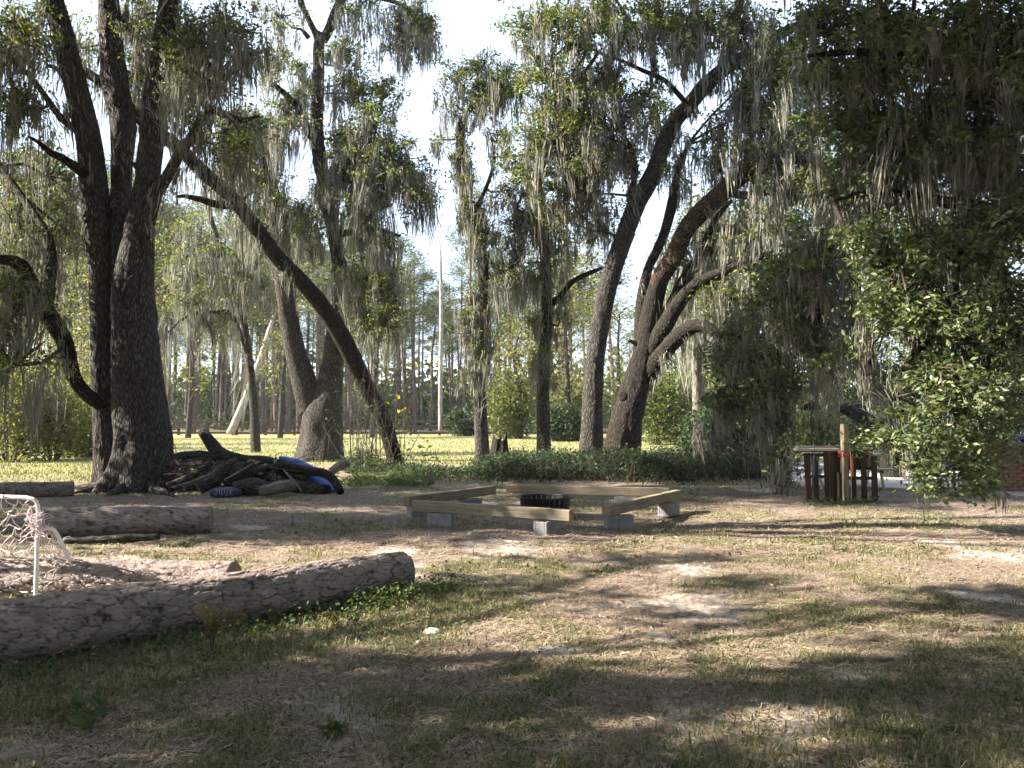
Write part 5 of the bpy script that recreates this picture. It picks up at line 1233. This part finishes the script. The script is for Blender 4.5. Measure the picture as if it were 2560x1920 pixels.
for k in range(14):
    u = rn.random(); c = np.array(gl_(132 + 72 * u, 1325 + 130 * u, 8.0 + .3 * u)); tube(gpk, [c + rn.normal(size=3) * .03 for _ in range(5)], [.0028] * 5, 4, .02, 0, cap=False)
tag(gpk.build('knotted_cord', M_['pink'], goal), kind='stuff')

# ------------------------------------------------------------------ pallet counter with post
pb = at(2098, 1258, 15.3); pb.z = 0
pc = thing('pallet_counter', pb, 'dark pallet bar counter with pale board top and tall strapped post', 'counter')
def lx(px, Y=15.2): return (px - CX) / F * Y - pb.x
def lz(py, Y=15.2): return EYE - (py - HORIZ) / F * Y
rk = random.Random(9)
for (x, w, z0, z1, dy, ry) in [(2019, 15, 1255, 1132, -.06, .035), (2043, 13, 1252, 1160, .02, .02), (2068, 13, 1254, 1128, -.03, .03), (2079, 13, 1250, 1128, -.06, .0), (2092, 12, 1254, 1128, .0, .01)]:
    one('slat', M_['pallet'], pc, box, (lx(x), dy, (lz(z0) + lz(z1)) / 2), (w * 15.2 / F, .024, lz(z1) - lz(z0)), 0, .004, Matrix.Rotation(-ry, 3, 'Y'))
for (x, w, z0, z1, dy, ry) in [(2133, 14, 1258, 1128, -.05, .0), (2161, 14, 1258, 1130, -.02, .012), (2184, 15, 1264, 1140, -.08, .0)]:
    one('slat', M_['pallet'], pc, box, (lx(x), dy, (lz(z0) + lz(z1)) / 2), (w * 15.2 / F, .024, lz(z1) - lz(z0)), 0, .004, Matrix.Rotation(-ry, 3, 'Y'))
for (x0, x1, z, h, dy) in [(2014, 2100, 1192, 7, .05), (2125, 2192, 1196, 8, .05), (2125, 2192, 1172, 7, .08), (2014, 2100, 1138, 8, .06), (2014, 2100, 1252, 7, .06), (2125, 2192, 1256, 7, .06)]:
    one('stringer', M_['pallet'], pc, box, ((lx(x0) + lx(x1)) / 2, dy, lz(z)), (lx(x1) - lx(x0), .07, h * 15.2 / F), 0, .004)
one('side_panel', M_['pallet'], pc, box, (lx(2112), .10, (lz(1255) + lz(1132)) / 2), (.16, .03, lz(1132) - lz(1255)), 0, .004)
for (x0, x1, z, dy, d) in [(1990, 2100, 1124, .0, .16), (2005, 2100, 1119, .22, .16), (2120, 2188, 1122, .12, .2)]:
    o = one('counter_board', M_['pallet_pale'], pc, box, ((lx(x0) + lx(x1)) / 2, dy, lz(z)), (lx(x1) - lx(x0), d, .045), .015, .008)
one('black_panel', M_['black'], pc, box, (lx(2152), .02, (lz(1172) + lz(1126)) / 2), (.36, .03, lz(1126) - lz(1172)), 0, .006)
one('corner_block', M_['timber'], pc, box, (lx(2179), -.02, lz(1156)), (.10, .09, .17), .2, .006)
post = one('post', M_['post'], pc, box, (lx(2108), -.13, (lz(1060) + lz(1254)) / 2), (.125, .10, lz(1060) - lz(1254)), .42, .008)
one('post_casing', M_['pallet'], pc, box, (lx(2094), -.1, (lz(1180) + lz(1256)) / 2), (.05, .10, lz(1180) - lz(1256)), .1, .006)
g = Geo()
for k in range(5):
    z = lz(1131 + k * 2.2); a0 = rk.random(); P = []
    for q in range(17):
        a = q / 16 * 2 * math.pi; P.append((lx(2107) + math.cos(a) * .105, -.13 + math.sin(a) * .09, z + .02 * math.sin(a * 2 + a0 * 6)))
    tube(g, P, [.009] * 17, 5, .03, 0, cap=False)
g.build('strap_wrap', M_['red'], pc)
one('hanging_strap', M_['orange'], pc, box, (lx(2121), -.21, (lz(1136) + lz(1190)) / 2), (.05, .012, lz(1136) - lz(1190)), 0, .004)
for k, (x, mat) in enumerate([(2097, 'white'), (2102, 'black'), (2112, 'black'), (2117, 'white'), (2093, 'black')]):
    g = Geo(); tube(g, [(lx(x), -.215, lz(1100 + 4 * k)), (lx(x + 1), -.22, lz(1180)), (lx(x + 2), -.2, lz(1252 - k))], [.005] * 3, 5, .2, 0, cap=False); g.build('cord', M_[mat], pc)
# dark box on a thin pole
p_ = at(2031, 1150, 17.2); p_.z = 0
bf = thing('bird_feeder', p_, 'small dark box on a thin pole behind the pallet counter', 'bird feeder')
zt = at(2031, 1020, 17.2).z
g = Geo(); tube(g, [(0, 0, -.1), (0, 0, zt)], [.014, .014], 8, .5); g.build('pole', M_['deadwood'], bf)
one('box', M_['char'], bf, box, (0, 0, zt + .0), (.26, .2, .10), .2, .01)
g = Geo(); g.add(np.array([[-.17, -.14, zt + .052], [.17, -.14, zt + .052], [.17, .14, zt + .052], [-.17, .14, zt + .052], [-.02, 0, zt + .13], [.02, 0, zt + .13]]), [np.array([[0, 1, 5, 4], [2, 3, 4, 5], [3, 2, 1, 0]]), np.array([[1, 2, 5], [3, 0, 4]])]); g.build('roof', M_['char'], bf, False)
# feeder sock hanging on the counter
g = Geo(); s_ = at(2037, 1150, 15.05); s0 = Vector((s_.x, s_.y, 0))
hf = thing('hanging_bag', s0, 'dark narrow bag hanging on a cord against the pallet slats', 'bag')
tube(g, [(0, 0, lz(1195, 15.05)), (0, 0, lz(1185, 15.05)), (0.005, 0, lz(1165, 15.05)), (0, 0, lz(1145, 15.05)), (0, 0, lz(1136, 15.05))], [.03, .06, .055, .035, .012], 12, .03, .1); g.build('pouch', M_['black'], hf)
g = Geo(); tube(g, [(0, 0, lz(1137, 15.05)), (0, .01, lz(1112, 15.05))], [.004, .004], 5, .1); g.build('cord', M_['black'], hf)
# picnic table
tb = at(2020, 1195, 18.6); tb.z = 0
pt = thing('picnic_table', tb, 'weathered pale picnic table with plank seats behind the pallet counter', 'picnic table', None, -.12)
for k in range(5): one('plank', M_['pallet_pale'], pt, box, (.75, -.3 + k * .15, .74 + .0), (1.8, .14, .04), 0, .006)
for s in (-1, 1):
    for k in range(2): one('seat_plank', M_['pallet_pale'], pt, box, (.75, s * .68 + (k - .5) * .15, .45), (1.8, .14, .04), 0, .006)
for x in (.1, 1.4):
    one('crossbar', M_['pallet_pale'], pt, box, (x, 0, .405), (.04, 1.5, .09), 0, .005); one('crossbar', M_['pallet_pale'], pt, box, (x, 0, .69), (.04, .7, .06), 0, .005)
    for s in (-1, 1): one('leg', M_['pallet_pale'], pt, box, (x + .042, s * .44, .35), (.04, .09, .84), 0, .005, Matrix.Rotation(s * .48, 3, 'X'))

# ------------------------------------------------------------------ brick counter at the right
bx0 = at(2440, 1232, 17.0); bx0.z = 0
bc = thing('brick_counter', bx0, 'red brick outdoor counter with a pale stone top at the right edge', 'counter', None, -.05)
hb = 1.6 - (1108 - HORIZ) / F * 17.0
one('core', M_['mortar'], bc, box, (1.2, .35, hb / 2 - .02), (2.38, .56, hb - .04))
g = Geo(); box(g, (0, 0, 0), (.20, .09, .060), 0, .004); mb = g.mesh('brick', M_['brick'], False)
nrow = int((hb - .05) / .07)
for j in range(nrow):
    for i in range(12):
        x = i * .21 + (.105 if j % 2 else 0)
        if x > 2.4: continue
        o = bpy.data.objects.new('brick', mb); C.objects.link(o); o.parent = bc
        o.location = (x + rk.uniform(-.003, .003), .055 + rk.uniform(-.006, .006), .035 + j * .07); o.rotation_euler = (rk.uniform(-.02, .02), rk.uniform(-.015, .015), rk.uniform(-.02, .02))
one('countertop', M_['slab'], bc, box, (1.15, .33, hb - .01), (2.6, .78, .07), 0, .012)
b = at(2548, 1096, 16.9); 
cv = thing('blue_cover', b - Vector((0, 0, .10)), 'dark blue folded cover lying on the brick counter top', 'cover')
g = Geo(); nu = 18
U, W_ = np.meshgrid(np.linspace(-1, 1, nu), np.linspace(-1, 1, nu), indexing='ij')
hh = .20 * np.clip(1.1 - U ** 2 - W_ ** 2 * .8, 0, 1) ** .6 * (.75 + .5 * fbm(U * 2.5, W_ * 2.5, None, 61, 3))
V = np.stack([U * .38, W_ * .25, hh], -1).reshape(-1, 3); ii = np.arange(nu * nu).reshape(nu, nu)
g.add(V, np.stack([ii[:-1, :-1], ii[1:, :-1], ii[1:, 1:], ii[:-1, 1:]], -1).reshape(-1, 4)); g.build('cloth', M_['bluebag'], cv)
# small wooden stakes and a chair-like box on the patio
k_ = at(2285, 1205, 18.5); st = thing('garden_stake', (k_.x, k_.y, .05), 'thin pale stake standing on the patio right of the pallet counter', 'stake')
g = Geo(); tube(g, [(0, 0, 0), (.0, 0, .5), (.02, 0, .92)], [.018, .016, .014], 8, .3); g.build('pole', M_['deadwood'], st)

# ------------------------------------------------------------------ stumps
sp_ = at(1250, 1160, 25.5); sp_.z = 0
stp = thing('stump', sp_, 'black jagged charred stump right of the slender oak', 'stump')
g = Geo(); K = 26; th = np.linspace(0, 2 * math.pi, K, endpoint=False); V = []
for z, r in [(-.1, .42), (.15, .36), (.4, .30), (.65, .24), (.85, .2)]:
    for a in th:
        k = .75 + .5 * float(vnoise(np.array([math.cos(a) * 2 + 7]), np.array([math.sin(a) * 2 + 3]), np.array([z * 1.5]), 3)[0])
        zz = z if z < .8 else .55 + .65 * float(vnoise(np.array([math.cos(a) * 2.5]), np.array([math.sin(a) * 2.5]), None, 14)[0])
        V.append((math.cos(a) * r * k, math.sin(a) * r * k, zz))
V.append((0, 0, .6)); ii = np.arange(5 * K).reshape(5, K)
g.add(V, [np.stack([ii[:-1], np.roll(ii[:-1], -1, 1), np.roll(ii[1:], -1, 1), ii[1:]], -1).reshape(-1, 4), np.stack([ii[4], np.roll(ii[4], -1), np.full(K, 5 * K)], -1)]); g.build('wood', M_['char'], stp, False)
sp_ = at(1078, 1215, 19.2); sp_.z = 0
stp = thing('stump', sp_, 'small pointed grey snag of a stump left of the fire pit', 'stump')
g = Geo(); tube(g, [(0, 0, -.05), (0, 0, .12), (-.01, 0, .28), (-.02, 0, .42)], [.10, .08, .05, .012], 10, .05, .25, 8, ridge=.01); g.build('wood', M_['deadwood'], stp, False)
# ------------------------------------------------------------------ grass, straw, leaves, weeds, stones
rg = np.random.default_rng(2024)
def scatter(n, y0, y1, pw=1.0, margin=1.15):
    u = rg.random(n)
    y = y0 * (y1 / y0) ** (u ** pw)
    x = rg.uniform(-1, 1, n) * (CX / F * y * margin + .3)
    return x, y
def blades(g, x, y, L, w, lean=.5):
    n = len(x); z = gz(x, y)
    a = rg.random(n) * 6.28; b = a + 1.57 + rg.normal(size=n) * .5
    L = L * (.5 + rg.random(n)); ln = lean * (.3 + rg.random(n) * 1.3)
    d = np.stack([np.cos(a), np.sin(a)], 1); s = np.stack([np.cos(b), np.sin(b)], 1)
    base = np.stack([x, y, z - .004], 1)
    mid = base.copy(); mid[:, :2] += d * (L * ln * .35)[:, None]; mid[:, 2] += L * .6
    tip = base.copy(); tip[:, :2] += d * (L * ln)[:, None]; tip[:, 2] += L * np.clip(1 - ln * .45, .12, 1)
    sw = np.concatenate([s, np.zeros((n, 1))], 1) * (w * (.6 + .8 * rg.random(n)))[:, None] / 2
    V = np.stack([base - sw, base + sw, mid + sw * .8, mid - sw * .8, tip], 1).reshape(-1, 3)
    k = (np.arange(n) * 5)[:, None]
    g.add(V, [k + [0, 1, 2, 3], k + [3, 2, 4]])
def pick(n, y0, y1, f, pw=1.0, tufty=False):
    x, y = scatter(n, y0, y1, pw); a, b, c = cover(x, y)
    m = rg.random(n) < f(a, b, c) * (np.clip((vnoise(x * 4.5, y * 4.5, None, 91) - .33) * 4.5, .08, 1.35) if tufty else 1); return x[m], y[m]
def front_line(n, d0, d1, u0=0, u1=1):
    u = rg.uniform(u0, u1, n); d = rg.uniform(d0, d1, n)
    ax, ay = -4.05, 4.62; bx, by = -1.0, 7.62; L = math.hypot(bx - ax, by - ay); nx_, ny_ = (by - ay) / L, -(bx - ax) / L
    return ax + (bx - ax) * u + nx_ * d, ay + (by - ay) * u + ny_ * d
g = Geo()
x, y = pick(190000, 3.2, 9.0, lambda a, b, c: np.clip(a * .8 + .08, 0, 1) * (1 - .85 * b), tufty=True)
blades(g, x, y, .045, .006, 1.0)
x, y = pick(90000, 8.5, 19, lambda a, b, c: np.clip(a * .9 + .05, 0, 1) * (1 - .9 * b), tufty=True)
blades(g, x, y, .05, .010, .9)
x, y = pick(90000, 19, 60, lambda a, b, c: np.clip(c * .9 + a * .3, 0, 1))
blades(g, x, y, .10, .022, .7)
x, y = front_line(5200, .15, 1.3, 0, 1.1); blades(g, x, y, .085, .006, .9)
# tall tufts
for px, py, n, L in [(880, 1760, 260, .12), (1110, 1600, 120, .10), (2250, 1800, 300, .14), (2300, 1870, 380, .15), (1800, 1800, 260, .12), (2480, 1720, 260, .12), (2100, 1730, 220, .12), (1950, 1900, 300, .13), (2420, 1900, 300, .15), (1700, 1880, 260, .12), (560, 1700, 90, .16)]:
    c = gnd(px, py); blades(g, c.x + rg.normal(size=n) * .26, c.y + rg.normal(size=n) * .2, L * .62, .006, .9)
tag(g.build('grass', M_['grass'], None, False), kind='stuff')
# straw and thatch
g = Geo()
def straw(x, y, L, w):
    n = len(x); z = gz(x, y) + .004 + .012 * rg.random(n)
    a = rg.random(n) * 6.28; L = L * (.4 + rg.random(n) * 1.1)
    d = np.stack([np.cos(a), np.sin(a), rg.normal(size=n) * .12], 1); s = np.stack([-np.sin(a), np.cos(a), np.zeros(n)], 1)
    p = np.stack([x, y, z], 1); bend = s * (L * rg.normal(size=n) * .12)[:, None]
    h = d * (L / 2)[:, None]; sw = s * (w * (.6 + .8 * rg.random(n)))[:, None] / 2
    V = np.stack([p - h - sw, p + bend - sw + (0, 0, .004), p + bend + sw + (0, 0, .004), p - h + sw, p + h - sw * .6, p + h + sw * .6], 1).reshape(-1, 3)
    k = (np.arange(n) * 6)[:, None]
    g.add(V, np.concatenate([k + [0, 1, 2, 3], k + [1, 4, 5, 2]]))
x, y = pick(95000, 3.2, 10, lambda a, b, c: np.clip(.85 - .75 * b, .06, 1)); straw(x, y, .10, .0055)
x, y = pick(40000, 9.5, 22, lambda a, b, c: np.clip(.9 - .7 * b, .1, 1) * (1 - c)); straw(x, y, .16, .012)
tag(g.build('pine_straw', M_['straw'], None, False), kind='stuff')
g = Geo()
x, y = pick(9000, 3.2, 20, lambda a, b, c: np.full(len(a), .8) * (1 - c))
leaves(g, np.stack([x, y, gz(x, y) + .012], 1), .042, rg, 1.8, .5, 0, .5, .12)
tag(g.build('fallen_leaves', M_['deadleaf'], None, False), kind='stuff')
# weeds in front of the log: broad-leaved mass
g, g2 = Geo(), Geo()
def herb(G, x, y, h, nl, leaf, sp, wd=.6):
    for i in range(len(x)):
        hh = h * rg.uniform(.4, 1.2); m = int(nl * rg.uniform(.6, 1.4)); t_ = rg.random(m)
        z0 = gz1(x[i], y[i])
        P = np.stack([x[i] + rg.normal(size=m) * sp * (.4 + t_), y[i] + rg.normal(size=m) * sp * (.4 + t_), z0 + hh * t_ + .005], 1)
        leaves(G, P, leaf, rg, .9, wd, .05)
x, y = front_line(150, .18, .60, .15, 1.05); herb(g, x, y, .14, 12, .036, .05)
x, y = front_line(230, .3, 1.4, 0, 1.0); herb(g, x, y, .06, 9, .03, .06)
x, y = front_line(60, .2, .5, .78, 1.1); herb(g, x, y, .16, 14, .036, .05)
x, y = pick(900, 3.4, 8, lambda a, b, c: np.clip(a * .9 + .1, 0, 1)); herb(g, x, y, .035, 8, .026, .06)
x, y = pick(500, 8, 20, lambda a, b, c: np.clip(a * .8, 0, 1)); herb(g, x, y, .06, 10, .045, .07)
x, y = pick(260, 20, 26, lambda a, b, c: np.full(len(a), .6)); herb(g, x, y, .12, 14, .07, .12)
x = rg.uniform(at(870, 1200, 20).x, at(1090, 1200, 20).x, 260); y = rg.uniform(18.6, 21.5, 260); herb(g, x, y, .16, 16, .06, .1)
for px in (2000, 2190):
    pass
x = np.array([at(v, 1255, 15.1).x for v in rg.uniform(2000, 2200, 60)]); y = 14.95 + rg.normal(size=60) * .12; herb(g, x, y, .11, 14, .04, .06)
x = np.array([at(v, 1450, 6.8).x for v in rg.uniform(-20, 230, 60)]); y = 6.75 + rg.normal(size=60) * .15; herb(g2, x, y, .12, 12, .05, .05, .3)
tag(g.build('low_weeds', M_['weed'], None, False), kind='stuff')
g2.build('goal_weeds', M_['grass'], None, False)['kind'] = 'stuff'
def weed(name, label, px, py, h, mat, leaf, nl, ns=5, wd=.25, spread=.09):
    c = gnd(px, py); root = thing(name, (c.x, c.y, gz1(c.x, c.y)), label, 'weed', 'single weeds')
    gs, gf = Geo(), Geo()
    for k in range(ns):
        tp = np.array([rg.normal() * spread, rg.normal() * spread, h * rg.uniform(.6, 1)])
        tube(gs, [(rg.normal() * .01, 0, -.01), tp * (.3, .3, .55), tp], [.004, .003, .0015], 4, .08, 0, cap=False)
        m = nl; t_ = rg.uniform(.25, 1, m)
        leaves(gf, tp * (.3 + .7 * t_)[:, None] * np.stack([t_, t_, np.ones(m)], 1) + rg.normal(size=(m, 3)) * .012, leaf, rg, .3, wd, -.2)
    gs.build('stems', M_['twig'], root)['kind'] = 'stuff'; gf.build('foliage', M_[mat], root, False)
weed('weed', 'feathery golden-brown weed standing before the middle of the huge log', 530, 1640, .36, 'redweed', .035, 46, 7, .25)
weed('weed', 'short reddish weed right of the feathery golden weed', 585, 1615, .24, 'redweed', .03, 30, 4, .3)
weed('weed', 'fresh green sprig at the right end of the huge log', 1022, 1520, .24, 'weed', .035, 30, 5, .6)
weed('weed', 'reddish weed low before the right half of the huge log', 845, 1570, .16, 'redweed', .028, 26, 4, .3)
weed('weed', 'bright green seedling beside the reddish weed', 890, 1565, .15, 'weed', .034, 22, 4, .6)
weed('weed', 'tall grassy weed behind the log beside the goal foot', 255, 1470, .30, 'grass', .06, 18, 6, .12, .1)
weed('weed', 'bright yellow-green grass clump inside the goal mouth', 60, 1460, .28, 'grass', .10, 26, 9, .1, .07)
weed('weed', 'broad-leaved light green plant flat on the dark foreground grass', 215, 1805, .07, 'weed', .10, 9, 3, .5, .09)
weed('weed', 'light green rosette on the sand in the foreground', 838, 1835, .05, 'weed', .05, 18, 4, .4, .05)
weed('weed', 'dry arching stalks on the bare sand right of the benches', 2085, 1380, .30, 'straw', .05, 6, 6, .08, .2)
def stone(label, px, py, r, mat='stone', flat_=.65):
    c = gnd(px, py); root = thing('stone', (c.x, c.y, gz1(c.x, c.y)), label, 'stone', 'stones on the sand')
    g = Geo(); U, Vv = np.meshgrid(np.linspace(0, 2 * math.pi, 18, endpoint=False), np.linspace(-math.pi / 2, math.pi / 2, 10), indexing='ij')
    d = np.stack([np.cos(U) * np.cos(Vv), np.sin(U) * np.cos(Vv), np.sin(Vv)], -1); sd_ = rg.random() * 50
    k = .7 + .6 * fbm(d[..., 0] * 1.6 + sd_, d[..., 1] * 1.6, d[..., 2] * 1.6, 9, 3)
    V = d * (k * r)[..., None] * (1.15, 1, flat_) + (0, 0, r * flat_ * .55); ii = np.arange(180).reshape(18, 10)
    g.add(V.reshape(-1, 3), np.stack([ii[:, :-1], np.roll(ii, -1, 0)[:, :-1], np.roll(ii, -1, 0)[:, 1:], ii[:, 1:]], -1).reshape(-1, 4)); g.build('rock', M_[mat], root)
stone('pale round stone in the grass before the huge log', 775, 1592, .036)
stone('pale rough stone right of the log end by the shade edge', 1188, 1448, .055)
stone('small stone at the right beside the pale rough stone', 1275, 1450, .045)
stone('flat stone in the lit grass right of the log', 1080, 1578, .06, 'stone', .5)
stone('small upright stone in the grass', 1046, 1607, .026, 'stone', 1.0)
stone('tiny pale stone left of the small upright stone', 982, 1608, .022)
stone('dark clod of soil on the bright sand far from the log', 955, 1365, .05, 'char')
stone('white flat scrap of stone before the front bench', 1183, 1332, .06, 'concrete', .25)

# ------------------------------------------------------------------ thin sunlit air
hm = bpy.data.materials.new('haze_air'); hm.use_nodes = True
hn = hm.node_tree; hn.nodes.clear()
ho = hn.nodes.new('ShaderNodeOutputMaterial'); hv = hn.nodes.new('ShaderNodeVolumePrincipled')
hv.inputs['Color'].default_value = (.92, .94, 1.0, 1); hv.inputs['Density'].default_value = 0.0003; hv.inputs['Anisotropy'].default_value = 0.3
hn.links.new(hv.outputs[0], ho.inputs['Volume'])
g = Geo(); box(g, (0, 165, 14.5), (900, 760, 32))
hz = g.build('haze', hm, None, False); hz['kind'] = 'stuff'
scene.cycles.volume_bounces = 0
